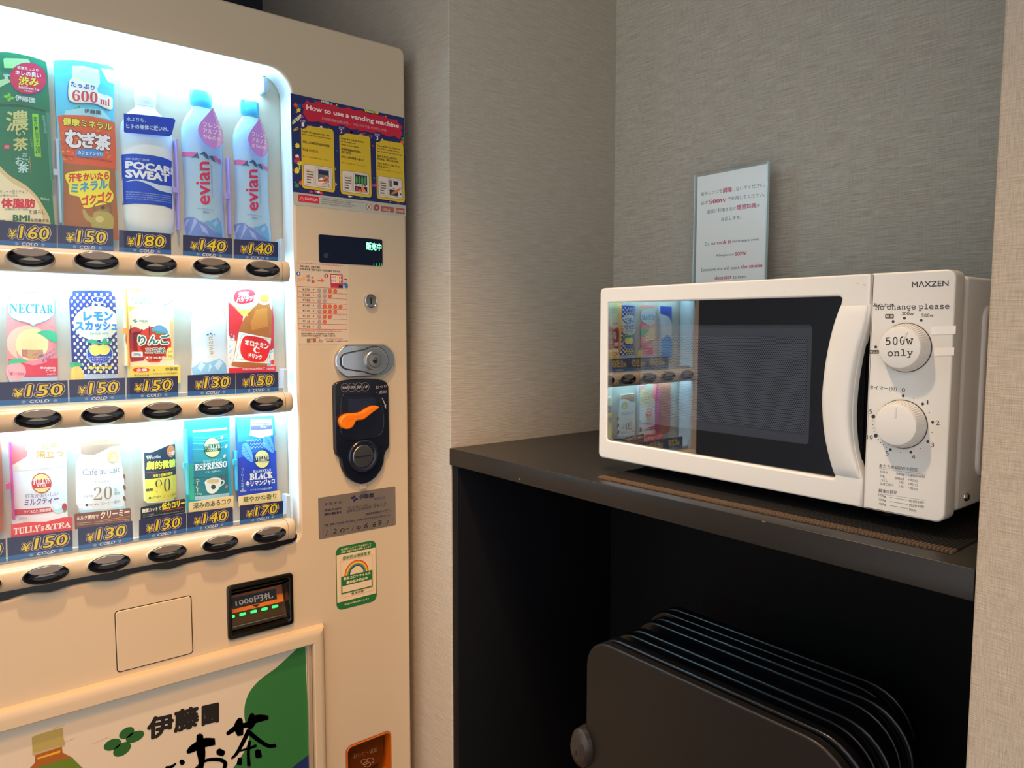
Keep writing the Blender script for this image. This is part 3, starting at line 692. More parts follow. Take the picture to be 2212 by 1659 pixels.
# ---- price cards
TAGS = [  # yen, corners bottom-left, bottom-right, top-right, top-left in the photograph
 (160, (-2, 530.5), (123.5, 536.8), (123.5, 485.6), (-2, 476)), (150, (124.5, 536.8), (246, 543.3), (245, 495), (124.5, 485.6)), (180, (256.8, 544.2), (370.7, 550.6), (369.8, 505), (256.8, 496.3)),
 (140, (395, 551.8), (502.2, 559.6), (502.5, 515.3), (395, 507.2)), (140, (504.9, 559.6), (601, 564.5), (601.6, 523), (504.9, 516.2)),
 (150, (-5, 876.3), (148, 869), (146.8, 821.3), (-5, 826)), (150, (150, 869), (272, 862.6), (271.5, 816), (148.6, 821)), (150, (273, 862), (386, 856.3), (385, 812.3), (273.6, 816)),
 (130, (405.2, 855.1), (509, 850.2), (508.6, 805.6), (405.2, 810.5)), (150, (509.8, 850.2), (602.4, 844.8), (601.6, 803.2), (509.4, 805.6)),
 (150, (16, 1212.8), (157.7, 1189.4), (157, 1145), (15, 1163)), (130, (169, 1188.9), (288, 1169), (286.6, 1125.2), (168, 1141.5)), (130, (300, 1167), (403.5, 1150), (403, 1108), (300, 1123.4)),
 (140, (404, 1150), (504.3, 1134.2), (503.4, 1095.4), (403.6, 1108)), (170, (518, 1132.8), (612, 1117), (612, 1081.8), (518, 1092.7)),
 (120, (-120, 1236), (14, 1213), (13, 1163.4), (-120, 1185)),]
TW = -.0125
for yen, a, b, c, d in TAGS:
    q = [vp(*p, TW) for p in (a, b, c, d)]
    for i, (du_, dv_) in enumerate(((.0004, 0), (-.0004, 0), (-.0004, 0), (.0004, 0))): q[i] = (q[i][0]+du_, q[i][1])
    tg = G().plate([q], TW-.0012, TW, 0, ink('1C2555'), VF).build('price_tag', vm, smooth=0, label=f'navy price tag reading {yen} yen, cold')
    bl = lambda x, y, q=q: tuple(q[0][k]*(1-x)*(1-y)+q[1][k]*x*(1-y)+q[2][k]*x*y+q[3][k]*(1-x)*y for k in (0, 1))
    P = Print(bl, VF, 'price_lettering', tg, base=TW+.0001); P.up = True
    P.rect(0, 0, 1, .22, '1E5FA8', L=0)
    cx = .0 if b[0]-a[0] < 130 else .06
    P.text('COLD', (.38+cx, .045), (.66+cx, .045), .135, 'D5D3DE', .02, .2, L=1)
    P.text('✳', (.26+cx, .04), (.325+cx, .04), .145, 'C8C8DA', L=1); P.text('✳', (.72+cx, .04), (.785+cx, .04), .145, 'C8C8DA', L=1)
    t = str(yen)
    for off, colr, L in ((.115, 'CDBFC8', 1), (.085, '10142E', 2), (.012, 'DDC61C', 3)):
        P.text('¥', (.16+cx, .33), (.29+cx, .33), .34, colr, off, .12, L=L)
        P.text(t, (.335+cx, .34), (.86+cx, .34), .50, colr, off, .12, L=L)

# ---- drinks displayed behind the window, each a squeezed dummy pack
class Card:
    def __init__(s, name, label, pts, base, sag=.005, w0=-.035, thick=.014, zoom=None, group='dummy drinks in the vending machine window', catg='drink display', cuts=.006):
        s.w0, s.sag = w0, sag
        f = (lambda x, y: vp(zoom[0]+x/zoom[2], zoom[1]+y/zoom[2], w0)) if zoom else (lambda x, y: vp(x, y, w0))
        o = [f(*p) for p in pts]
        us = [p[0] for p in o]; vs = [p[1] for p in o]; s.uc = (min(us)+max(us))/2; s.hw = (max(us)-min(us))/2; s.box = (min(us), min(vs), max(us), max(vs))
        s.t = thing(name, label, catg, (XF+w0, s.uc, min(vs)), group)
        d = []
        for i in range(len(o)):
            a, b = o[i], o[(i+1) % len(o)]; k = max(1, int(math.hypot(b[0]-a[0], b[1]-a[1])/.005))
            d += [(a[0]+(b[0]-a[0])*j/k, a[1]+(b[1]-a[1])*j/k) for j in range(k)]
        g = G(); n = len(d); vsx = [s.fr(*p, 0) for p in d]+[VF(*p, w0-thick) for p in d]
        g.add(vsx, [(i, (i+1) % n, n+(i+1) % n, n+i) for i in range(n)], ink(base)); g.add([VF(*p, w0-thick) for p in d], [tuple(t) for t in tessellate_polygon([[Vector((*p, 0)) for p in d]])], ink(base))
        s.body = g.build('pack_back', s.t, smooth=0)
        s.p = Print(s.pre, s.fr, 'printed_front', s.t, cuts=cuts, base=0); s.p.z = zoom
        s.p.ops.append(('p', o, base, 0)); s.p.L = 1
    def g_(s, u): q = min(1.2, abs(u-s.uc)/s.hw); return s.w0-s.sag*q*q
    def fr(s, u, v, w): return VF(u, v, s.g_(u)+w)
    def pre(s, x, y):
        w = s.w0
        for _ in range(3): p = onx(x, y, XF+w); w = s.g_(p.y)
        return (p.y, p.z)
class Bottle:
    """squeezed round bottle; prof = (y, x left, x right) in the photograph, top to bottom"""
    def __init__(s, name, label, prof, m, w0=-.05, sq=.42, group='dummy drinks in the vending machine window'):
        pr = []
        for y, xl, xr in prof:
            a = vp(xl, y, w0); b = vp(xr, y, w0); pr.append(((a[1]+b[1])/2, (a[0]+b[0])/2, (b[0]-a[0])/2))
        s.uc = sum(p[1] for p in pr)/len(pr); s.w0 = w0; s.sq = sq
        s.pr = sorted([(p[0], p[2]) for p in pr]); s.t = thing(name, label, 'drink display', (XF+w0, s.uc, s.pr[0][0]), group); s.m = m
        s.p = Print(s.pre, s.fr, 'printed_label', s.t, cuts=.003, base=.0005)
    def hw(s, v):
        p = s.pr
        if v <= p[0][0]: return p[0][1]
        for a, b in zip(p, p[1:]):
            if a[0] <= v <= b[0]: return a[1]+(b[1]-a[1])*(v-a[0])/max(b[0]-a[0], 1e-9)
        return p[-1][1]
    def surf(s, u, v):
        h = s.hw(v); return s.w0+s.sq*math.sqrt(max(0, h*h-(u-s.uc)**2))
    def fr(s, u, v, w):
        h = s.hw(v)*.999; uu = max(s.uc-h, min(s.uc+h, u)); return VF(uu, v, s.surf(uu, v)+w)
    def pre(s, x, y):
        w = s.w0+.01
        for _ in range(4): p = onx(x, y, XF+w); w = .5*w+.5*s.surf(p.y, p.z)
        return (p.y, p.z)
    def seg(s, name, va, vb, m, **k):
        pts = [(s.hw(va), va)]+[(h, v) for v, h in s.pr if va < v < vb]+[(s.hw(vb), vb)]
        f = lambda u, v, w: Vector((XF+s.w0+v, s.uc+u, w))
        g = G().lathe([(0, pts[0][1])]+pts+[(0, pts[-1][1])], m, f, 40, sy=s.sq); return g.build(name, s.t, smooth=45, **k)
def clip(c, x, y0, y1, tab, colr):
    """clear side rail of a display case"""
    a = vp(x, y0, c.w0+.004); b = vp(x, y1, c.w0+.004)
    g = G().plate([[(a[0]-.0012, b[1]), (a[0]+.0012, b[1]), (a[0]+.0012, a[1]), (a[0]-.0012, a[1])]], c.w0-.012, c.w0+.004, .0005, mat('clip_'+colr, colr, .2), VF)
    t = vp(x, tab, c.w0+.004); g.box((XF+c.w0-.002, t[0]-.0045, t[1]-.004), (XF+c.w0+.005, t[0]+.001, t[1]+.004), mat('clip_'+colr, colr, .2)); g.build('case_clip', c.t)
ZA, ZB, ZC, ZD = (0, 80, 5.53), (0, 320, 5.53), (300, 80, 5.53), (300, 320, 5.53)
ZE, ZFF, ZG, ZH = (0, 560, 5.53), (300, 560, 5.53), (0, 840, 5.53), (300, 840, 5.53)
def clover(P, cx, cy, r, c, k=.9, sl=.15):
    for dx, dy in ((0, -1), (0, 1), (-1, 0), (1, 0)):
        P.ell(cx+dx*r*.62, cy+dy*r*.55*k+dx*r*sl, r*(.36 if dx == 0 else .5), r*(.42 if dx == 0 else .34)*k, c, rot=.15)
# green tea
c = Card('tea_bottle_display', 'green bottle-shaped tea pack with a red oval seal, at the left of the top row', crv([(-28, 118), (10, 112), (60, 120), (97, 130)], 4)+[(101, 134), (103, 150), (108.5, 237), (107, 320), (116, 446), (121, 500), (-28, 500)], '1C7A55', .004)
P = c.p; P.z = ZA; P.L = 2
P.poly([(40, 262), (60, 252), (330, 262), (360, 300), (340, 380), (50, 370)], 'A8E39A'); P.poly([(40, 445), (90, 440), (95, 500), (140, 530), (0, 600), (-200, 620), (-200, 560), (60, 500)], 'B9D9A6')
P.line([(40, 450), (150, 465)], 18, '9CC9D9', 3)
P.poly([(-200, 790), (0, 792), (300, 815), (540, 870), (545, 900), (300, 840), (0, 825), (-200, 825)], '0C5C3A'); P.poly([(545, 900), (590, 905), (640, 1700), (600, 1700)], '4C8F78', 2)
P.ell(336, 498, 222, 192, '1B3FA0', rot=.15, L=3); P.ell(336, 495, 218, 186, 'D5264F', rot=.15, L=4)
P.text('茶葉たっぷり', (205, 383), (455, 418), 38, 'F6F4FA', .02, L=5); P.text('キレの良い', (185, 455), (490, 490), 60, 'F6F4FA', .03, L=5)
P.text('渋み', (222, 570), (458, 592), 100, 'F2F02C', .03, .1, L=5); P.text('Bold Green Tea', (225, 612), (468, 645), 34, 'F6F4FA', .02, L=5); P.text('※無香料', (290, 650), (385, 664), 22, 'F6F4FA', L=5)
clover(P, 108, 720, 56, '7FCB3C'); P.text('伊藤園', (178, 755), (418, 792), 62, 'E8F4F4', .02, L=5)
P.text('濃', (75, 1130), (335, 1112), 240, 'D5D489', .02, L=5); P.text('い', (190, 1175), (300, 1178), 60, 'D5D489', .03, L=5); P.text('茶', (160, 1360), (330, 1352), 150, 'D5D489', .03, L=5)
P.poly([(383, 915), (455, 922), (492, 1440), (412, 1425)], '8BD63A', 3)
for i, ch in enumerate('健康ガレート型カテキン'): P.text(ch, (400+i*3.4, 980+i*31), (436+i*3.4, 982+i*31), 27, '14503A', .01, L=5)
P.text('２倍', (425, 1390), (475, 1394), 90, '14503A', .02, L=5)
for i, ch in enumerate('機能性表示食品'): P.text(ch, (505+i*4, 960+i*31), (535+i*4, 962+i*31), 27, '9FD8CF', L=5)
P.rect(45, 1282, 118, 1342, 'B8394F', L=3); P.text('緑茶', (52, 1334), (112, 1336), 44, 'EBD9D5', L=5)
for i, ch in enumerate('こいちゃ'): P.text(ch, (360+i*3, 1225+i*30), (384+i*3, 1225+i*30), 24, 'BFCB8C', L=5)
for i, (ch, h) in enumerate((('お', 50), ('〜', 20), ('い', 36))): P.text(ch, (268+i*14, 1430+i*42), (322+i*14, 1432+i*42), h, 'BFE9EE', .02, L=5)
P.text('お', (185, 1520), (285, 1524), 90, 'BFE9EE', .03, L=5); P.text('茶', (212, 1620), (340, 1622), 105, 'BFE9EE', .03, L=5); P.line([(352, 1430), (372, 1640)], 7, 'C09A3C', 4)
P.z = ZB
P.poly(crv([(0, 215), (120, 330), (300, 440), (430, 560), (520, 700), (590, 830), (610, 990)], 5)+[(150, 990), (60, 860), (0, 770), (-160, 600), (-160, 100)], 'DCC893', 3)
P.poly(crv([(-160, 180), (0, 290), (150, 420), (330, 520), (440, 640), (520, 860)], 5)+[(-160, 860)], 'EFE6C4', 4)
P.text('ガレート型カテキン', (-10, 545), (330, 545), 44, '2D3A30', L=5); P.text('BMIが高めの方の', (-60, 582), (215, 582), 30, '2D3A30', L=5); P.text('体脂肪', (18, 712), (415, 716), 110, 'D61F3C', .05, L=5)
P.text('(内臓脂肪と皮下脂肪)', (52, 748), (338, 750), 30, '2D6A4A', L=5); P.text('を減らし', (345, 790), (540, 795), 55, '2D3A30', .01, L=5)
P.text('BMI', (158, 868), (352, 872), 68, '14713F', .05, L=5); P.text('を改善する', (365, 880), (582, 886), 42, '2D3A30', .01, L=5); P.text('460ml', (478, 615), (585, 630), 30, 'D8E6D8', L=5)
# barley tea
c = Card('barley_tea_display', 'orange and sky-blue barley tea pack marked 600ml with a yellow burst', [(117.5, 128), (160, 129), (210, 136), (242, 141), (247, 145), (248, 261), (254, 400), (256, 515), (137, 515), (128, 330), (121, 215)], '59C6E4', .005)
P = c.p; P.z = ZA
P.poly([(688, 940), (760, 930), (1050, 935), (1372, 1020), (1385, 1360), (1390, 1600), (760, 1545), (720, 1250)], 'DE5A2A', 2); P.poly([(1200, 370), (1370, 400), (1368, 560), (1290, 540)], 'E6F6FA', 2)
P.poly([(860, 345), (1000, 345), (1185, 395), (1195, 550), (1150, 640), (860, 620)], 'DDEFF6', 2)
P.poly([(780, 880), (950, 850), (1220, 870), (1330, 990), (1000, 935), (770, 930)], 'A9DDEA', 3)
for i in range(60):
    x, y = random.uniform(720, 1340), random.uniform(1060, 1480); P.ell(x, y, random.uniform(8, 26), random.uniform(6, 16), random.choice(('E98A3C', 'D24A22', 'F0A850')), 3, n=8)
ob = [(830, 520), (900, 495), (1010, 520), (1110, 560), (1160, 620), (1180, 670), (1330, 720), (1345, 800), (1340, 860), (1280, 860), (1150, 800), (1060, 790), (960, 790), (850, 770), (815, 700)]
P.poly(crv([(x-12, y+14) for x, y in ob], 3, True), '2B66B8', 4); P.poly(crv(ob, 3, True), 'F3F0B4', 5); P.poly(crv([((x-1080)*.93+1080, (y-670)*.9+670) for x, y in ob], 3, True), 'F6F6F2', 6)
P.text('たっぷり', (845, 590), (1128, 640), 60, '1F4FA8', .04, L=8); P.text(serif('600'), (862, 760), (1165, 790), 130, 'D9303A', L=8); P.text(serif('ml'), (1195, 800), (1310, 830), 85, 'D9303A', L=8)
clover(P, 943, 862, 46, '1E9B86'); P.text('伊藤園', (1005, 905), (1205, 930), 50, '24303A', .02, L=8)
P.text('健康ミネラル', (752, 1050), (1330, 1120), 88, '3A1A10', .09, L=5); P.text('健康ミネラル', (752, 1050), (1330, 1120), 88, 'F2E23C', .04, L=7)
for off, cc, L in ((.10, '4A1A14', 5), (.055, 'F0EEF6', 7)):
    P.text('む', (790, 1310), (980, 1320), 195, cc, off, L=L); P.text('ぎ', (985, 1318), (1140, 1325), 175, cc, off, L=L); P.text('茶', (1140, 1345), (1315, 1355), 175, cc, off, L=L)
P.poly(rr(905, 1338, 1245, 1435, 45), '3F8FE0', 4); P.text('カフェインゼロ', (930, 1400), (1225, 1420), 42, 'F4F6FA', .04, L=7)
P.text('Barley Tea', (775, 1445), (980, 1455), 36, '6A2A14', L=7); P.text('Unsweetened Caffeine-free', (995, 1450), (1340, 1500), 26, '6A2A14', L=7)
P.z = ZB; P.poly([(752, 175), (1000, 200), (1372, 245), (1420, 1100), (760, 1100)], 'A46434', 3)
yb = [(800, 300), (1000, 270), (1280, 265), (1310, 330), (1300, 470), (1350, 540), (1330, 640), (1150, 690), (1010, 718), (970, 640), (940, 580), (830, 550), (820, 440), (785, 370)]
P.poly(crv(yb, 3, True), 'F2EC3A', 5); P.text('汗をかいたら', (820, 405), (1300, 375), 95, 'D5352E', .05, L=7); P.text('ミネラル', (850, 540), (1282, 480), 110, '2DA0DC', .05, L=7); P.text('ゴクゴク', (975, 690), (1330, 620), 110, 'D5352E', .05, L=7)
P.poly(crv([(985, 735), (1010, 735), (1060, 810), (1110, 820), (1120, 770), (1230, 740), (1330, 790), (1360, 860), (1350, 950), (1320, 1000), (1120, 1000), (1090, 900), (1030, 860), (995, 800)], 3, True), 'B0A555', 5)
P.ell(1240, 740, 70, 16, '948A40', 6); P.rect(1208, 690, 1248, 730, '3A4048', L=7); P.line(crv([(1130, 740), (1120, 690), (1180, 650), (1270, 650), (1325, 700), (1320, 780)], 4), 13, '6E6A48', 6); P.ell(1190, 850, 50, 40, 'D2C882', 6)
clip(c, 124, 300, 480, 372, 'B8C8E2')
# ion drink bottle
c0_ = Card('splash_card', 'cyan splash backing card behind the white and blue sports drink', [(255, 182), (280, 182), (300, 178), (340, 195), (366, 200), (369, 205), (372, 300), (372, 335), (256, 335), (254, 250)], '35B4E6', .001, w0=-.062, thick=.003)
for i in range(40):
    x, y = random.uniform(258, 368), random.uniform(190, 262); c0_.p.ell(x, y, random.uniform(1, 5), random.uniform(1, 4), random.choice(('8FE6FA', '1488CC', 'C8F4FF')), 2, n=8)
SB = mat('milky_bottle_plastic', 'E2ECEF', .25)
b = Bottle('sports_drink_bottle', 'white-capped sports drink bottle with a blue label, middle of the top row', [(182, 294, 336), (184, 290.5, 339.5), (222, 292, 341), (226, 294, 339), (236, 294, 340), (252, 275, 356), (275, 260, 368), (292, 256.5, 371), (330, 258, 372), (440, 260, 374), (475, 262, 374), (498, 268, 372), (503, 276, 364)], SB, w0=-.047)
vcap = vp(310, 223, -.03)[1]
b.seg('bottle', b.pr[0][0], vcap, SB); b.seg('screw_cap', vcap+.0004, b.pr[-1][0], mat('white_cap', 'EFF4F5', .35))
P = b.p; P.z = ZB; P.L = 1
P.poly([(1450, 78), (1600, 68), (1800, 85), (1950, 115), (2050, 155), (2058, 730), (1950, 690), (1750, 668), (1600, 662), (1452, 680)], '1349C4')
P.text('ION SUPPLY DRINK', (1505, 140), (1785, 158), 24, 'C6DCF6', .01); P.text('POCARI', (1505, 240), (2060, 318), 82, 'E8F0FA', .06); P.text('SWEAT', (1505, 348), (2015, 405), 88, 'E8F0FA', .06)
P.poly(crv([(1500, 400), (1620, 375), (1750, 395), (1900, 440), (2052, 460)], 4)+crv([(2052, 545), (1900, 505), (1780, 440), (1640, 390), (1500, 405)], 4), 'C5DDF2', 2)
for i, t in enumerate(('POCARI SWEAT is a healthy beverage that smoothly supplies', 'on the lost water and electrolytes during perspiration with', 'the appropriate density and electrolytes, close to that of', 'human body fluid, it can be easily absorbed into the body')): P.text(t, (1505, 533+i*25), (2045, 588+i*25), 17, 'B4CDF4', .01)
fl = Card('neck_flag', 'blue neck flag with white Japanese lettering hung before the sports drink', [(267.6, 244.6), (300, 247), (376, 255.5), (379.5, 260), (371, 291), (366, 294.5), (270, 286), (268, 284)], '0F3FC0', .001, w0=-.024, thick=.0008)
P = fl.p; P.z = ZA; P.text('水よりも、', (1510, 1005), (1745, 1020), 52, 'A8DCF6', .03); P.text('ヒトの身体に近い水。', (1510, 1090), (2015, 1130), 58, 'C8E8FA', .03)
# two mineral water bottles
WT_ = mat('clear_blue_bottle', 'A9CDEB', .18, coat=.3); CAPB = mat('teal_cap', '46AFDA', .3)
def water(k, dx, capx, lab, ptsc):
    pass
W1 = [(197, 415, 457), (199, 412.5, 459.5), (228, 413, 459.5), (231, 415.5, 458), (240, 414, 458), (252, 405, 467), (268, 396, 475), (285, 391, 480), (300, 390.5, 481), (340, 391, 479), (420, 393, 479), (505, 390, 481), (518, 391, 481)]
W2 = [(218.5, 525, 558), (220, 522, 561), (248, 522, 562), (251, 524.5, 560), (258, 523, 560), (270, 514, 567), (285, 506, 574), (300, 502.5, 578), (315, 502, 579), (355, 502.5, 576), (430, 504, 577), (510, 499, 582), (524, 500, 582)]
for W_, zc_, off_, lab in ((W1, ZC, (0, 0), 'water bottle with pink droplet sticker, next to the white and blue sports drink'), (W2, ZC, (1, 0), 'water bottle with pink droplet sticker at the right end of the top row')):
    b = Bottle('water_bottle', lab, W_, WT_, w0=-.047)
    q = W_[3]; vc_ = vp((q[1]+q[2])/2, q[0], -.04)[1]
    b.seg('bottle', b.pr[0][0], vc_, WT_); b.seg('screw_cap', vc_+.0004, b.pr[-1][0], CAPB)
    P = b.p; P.L = 1
    if W_ is W1: f = lambda x, y: (300+x/5.53, 320+y/5.53)
    else: f = lambda x, y: (300+(x-505)*.885/5.53+1122/5.53, 320+((y-165)*.965+258)/5.53)
    T = lambda pts: [f(*p) for p in pts]
    P.poly(T([(503, 45), (600, 42), (700, 55), (700, 105), (600, 100), (503, 100)]), 'D66FA8'); P.poly(T([(895, 85), (940, 120), (980, 140), (985, 190), (930, 160), (890, 120)]), 'D66FA8')
    for tri in ([(618, 115), (660, 90), (700, 45), (705, 80), (722, 125), (680, 112)], [(718, 75), (775, 38), (810, 70), (842, 140), (800, 125), (765, 80)], [(828, 98), (878, 90), (895, 120), (915, 170), (880, 150)]): P.poly(T(tri), '3E5F88', 2)
    bl_, br_, tl_ = f(848, 672), f(838, 168), f(690, 672)
    P.text('evian', bl_, br_, 1, 'CF2E5E', .02, tl=(tl_[0], tl_[1]), L=3)
    P.text('NATURAL MINERAL WATER', f(885, 590), f(872, 200), 1, '7A8FC0', 0, tl=f(866, 590), L=3)
    P.text('FROM THE FRENCH ALPS', f(690, 722), f(895, 750), 2.2, '5A6FA8', L=3); P.text('500ml', f(765, 775), f(835, 782), 5, '5A7FB8', L=3)
    P.poly(T([(485, 880), (520, 850), (600, 820), (660, 825), (720, 870), (800, 900), (860, 960), (1000, 1060), (1010, 1100), (485, 1100)]), '6E8FDC', 2)
    P.poly(T([(780, 870), (850, 870), (940, 830), (975, 880), (990, 940), (1000, 1060), (880, 950)]), '62AEE6', 2)
    for tri in ([(660, 830), (700, 880), (650, 960), (600, 1040), (630, 940)], [(720, 900), (800, 960), (840, 1040), (760, 1000)], [(560, 860), (600, 850), (560, 940), (520, 980)], [(930, 850), (950, 900), (900, 940), (880, 900)]): P.poly(T(tri), '9DB6F0', 3)
    d0 = [(878, 850), (900, 880), (950, 1000), (995, 1110), (1010, 1210), (990, 1290), (920, 1332), (830, 1300), (760, 1230), (715, 1150), (710, 1080), (750, 1000), (820, 920)]
    g3 = (lambda x, y: (300+x/5.53, 80+y/5.53)) if W_ is W1 else (lambda x, y: (300+((x-860)*.79+1425)/5.53, 80+((y-850)*.945+975)/5.53))
    wS = -.024
    o_ = [vp(*g3(*p), wS) for p in crv(d0, 3, True)]
    st_ = G().plate([o_], wS-.0006, wS, 0, ink('C98AE0'), VF).build('droplet_sticker', b.t, smooth=0)
    q2 = Print(lambda x, y: vp(*g3(x, y), wS), VF, 'sticker_lettering', st_, base=wS+.0001)
    q2.poly([(880, 860), (905, 900), (950, 1000), (995, 1110), (1008, 1210), (985, 1290), (925, 1325), (960, 1150), (920, 1000)], 'E2B6E8', 0)
    q2.text('フレンチ', (768, 1070), (1000, 1105), 56, 'F6F0FA', .03); q2.text('アルプス', (768, 1140), (990, 1180), 56, 'F6F0FA', .03); q2.text('からの水', (768, 1210), (980, 1245), 50, 'F6F0FA', .03)

    class _c: pass
    cc = _c(); cc.w0 = -.035; cc.t = b.t
    x_ = 382 if W_ is W1 else 495
    clip(cc, x_, 300 if W_ is W1 else 340, 495 if W_ is W1 else 505, 410 if W_ is W1 else 424, 'A79BE6')
# second row
c = Card('peach_drink_can', 'pink peach drink can with a white oval, at the left of the middle row', [(14, 628), (22, 621), (112, 621), (118, 628), (121, 700), (125, 815), (119, 828), (24, 828), (18, 815)], 'F0908E', .009)
P = c.p; P.z = ZE
P.poly([(85, 380), (650, 390), (655, 500), (90, 490)], 'F3CF74', 2); P.ell(330, 1000, 250, 210, 'F6C3A8', 2); P.ell(380, 1020, 195, 190, 'F8E2A2', 3); P.poly([(190, 1080), (570, 1080), (560, 1230), (400, 1270), (220, 1220)], 'EF8E9E', 3)
P.poly([(100, 1190), (690, 1180), (690, 1400), (110, 1400)], 'DE3E54', 2); P.poly([(100, 1405), (690, 1400), (680, 1490), (120, 1490)], 'B7CFE4', 2); P.ell(190, 1340, 120, 110, 'F4A9AE', 3)
P.poly(crv([(445, 880), (520, 850), (620, 855), (675, 900), (672, 990), (580, 960), (500, 905)], 3, True), '45BA86', 4); P.poly(crv([(90, 1245), (150, 1190), (250, 1185), (330, 1225), (220, 1240)], 3, True), '45BA86', 4)
P.poly(crv([(90, 530), (130, 440), (250, 398), (380, 392), (530, 405), (640, 460), (658, 560), (650, 660), (560, 735), (430, 780), (395, 808), (340, 765), (180, 725), (100, 650)], 4, True), '3FA6C8', 4)
P.poly(crv([(96, 530), (135, 446), (250, 404), (380, 398), (530, 411), (632, 462), (650, 560), (642, 656), (555, 728), (425, 774), (395, 798), (345, 760), (185, 719), (106, 645)], 4, True), 'F6F8F4', 5)
P.text(serif('NECTAR'), (115, 640), (638, 648), 108, '1E8FC4', L=7); P.text('Since 1964', (290, 700), (500, 705), 22, 'C9DCE0', L=7)
P.text('白桃ピューレで', (455, 1190), (650, 1100), 40, '3A5FA8', .02, L=7); P.text('まろやか！', (505, 1235), (655, 1150), 40, '3A5FA8', .02, L=7); P.text('果汁30%', (110, 1388), (292, 1388), 42, 'B4283C', L=7)
P.text('ピーチ', (548, 1350), (665, 1352), 38, 'F6F0F0', .03, L=7); P.text('果肉飲料', (475, 1310), (665, 1312), 26, 'F6F0F0', .02, L=7)
P.text('FUJIYA', (565, 1385), (665, 1380), 18, 'F6F0F0', .03, L=7)
sc = Card('catchphrase_card', 'clear card lettered in pale blue kana above the peach can', [(-12, 597), (66, 597), (66, 619), (-12, 619)], 'F4F8FA', .001, w0=-.05, thick=.0008); sc.p.z = ZE; sc.p.text('とろ〜り', (5, 305), (340, 285), 80, '5FC8DC', .03)
c = Card('lemon_soda_can', 'navy polka-dot lemon soda can with a white oval in the middle row', [(161, 627), (240, 627), (248, 634), (254, 645), (257, 700), (260, 790), (260, 806), (252, 822), (190, 826), (166, 822), (158, 808), (156, 790), (151.5, 650), (155, 636)], '1E2C7C', .012)
P = c.p; P.z = ZE
for j in range(24):
    for i in range(9):
        x, y = 860+i*72+(36 if j % 2 else 0)+j*3, 420+j*42
        if x < 1430+j*1: P.ell(x-10, y, 16, 19, 'EFF2F8', 2, n=12)
P.poly([(870, 1370), (1440, 1365), (1420, 1470), (900, 1470)], 'B8CDE8', 3)
P.ell(1150, 762, 274, 206, 'F4F2E6', 4); P.text('レモン', (1000, 728), (1342, 728), 100, '1F8CE6', .06, L=6); P.text('スカッシュ', (900, 850), (1400, 848), 105, '1F8CE6', .06, L=6); P.text('SINCE 1975', (1075, 900), (1295, 898), 20, '3FB0A0', .02, L=6)
P.ell(1170, 480, 72, 40, 'E8E6BE', 4); P.ell(1170, 480, 62, 31, '1E2C7C', 5); P.text(serif('f'), (1150, 500), (1190, 500), 42, 'E8E6BE', L=6); P.text('FUJIYA', (1100, 540), (1240, 540), 24, 'E8E6BE', .04, L=6)
P.ell(1190, 1130, 162, 130, 'A8D2F0', 4); P.ell(1190, 1130, 148, 118, '1A45C0', 5); P.ell(1140, 1085, 72, 68, 'F4EC7C', 6); P.ell(1240, 1080, 72, 64, 'F4EC7C', 6)
P.poly(crv([(1020, 985), (1100, 955), (1200, 1000), (1160, 1010)], 3, True), '3DB98A', 7); P.poly(crv([(1210, 1005), (1240, 945), (1275, 960), (1270, 1010)], 3, True), '3DB98A', 7); P.poly(crv([(1270, 1000), (1340, 965), (1310, 1010), (1240, 1025)], 3, True), '2FA878', 7)
for i, t in enumerate(('レモン由来のクエン酸', 'レモンポリフェノール', 'ビタミンC')): wd = (125, 120, 60)[i]; P.text(t, (1195-wd, 1182+i*32), (1195+wd, 1180+i*32), 22, 'F0F4FA', .02, L=7)
P.text('果汁10%未満', (1052, 1312), (1338, 1306), 38, 'F2E94A', .05, L=7); P.text('果肉入り', (1148, 1344), (1275, 1340), 24, 'F2E94A', .04, L=7)
lm = Card('lemon_cutout', 'small yellow lemon cutout at the foot of the polka-dot can', crv([(153, 800), (160, 792), (172, 792), (181, 805), (180, 822), (165, 828), (153, 822)], 3, True), 'F2E27C', .002, w0=-.026, thick=.001); lm.p.z = ZE; lm.p.poly(crv([(832, 1240), (900, 1225), (960, 1240), (990, 1275), (900, 1280), (840, 1290)], 3, True), '3DB98A', 2)
# apple
c = Card('apple_juice_display', 'cream apple juice card with red apples and green kana, middle row', [(270, 610), (376, 610), (377, 790), (390, 790), (390, 822), (278, 822), (278, 790), (271, 790)], 'F3EBC6', .002)
P = c.p; P.z = ZE
P.poly([(1495, 272), (1683, 272), (1683, 400), (1500, 360)], 'F2DC4E', 2); P.poly([(1965, 285), (2080, 290), (2078, 370), (1970, 360)], 'F0CE66', 2); P.poly([(1530, 560), (1620, 570), (1540, 630)], 'F2DC4E', 2)
P.text('全国の産地を', (1555, 488), (1845, 486), 40, '5FA84A', L=4); P.text('応援する', (1612, 535), (1800, 533), 36, '5FA84A', L=4)
P.poly([(1950, 545), (2020, 520), (2050, 470), (2045, 435), (2070, 445), (2055, 500), (2030, 530), (1960, 555)], '9FB6DC', 3)
clover(P, 1612, 738, 26, '2E8FA8'); P.text('伊藤園', (1660, 752), (1760, 752), 28, '5A6A70', L=4)
P.ell(1610, 960, 110, 150, 'C43A34', 2); P.poly([(1540, 900), (1700, 830), (1760, 1000), (1720, 1210), (1560, 1225), (1540, 1100)], 'A32C40', 2); P.ell(1840, 1010, 205, 205, 'E0402C', 3); P.poly([(1640, 950), (2030, 950), (2000, 1130), (1900, 1230), (1780, 1230), (1680, 1150)], 'E0402C', 3)
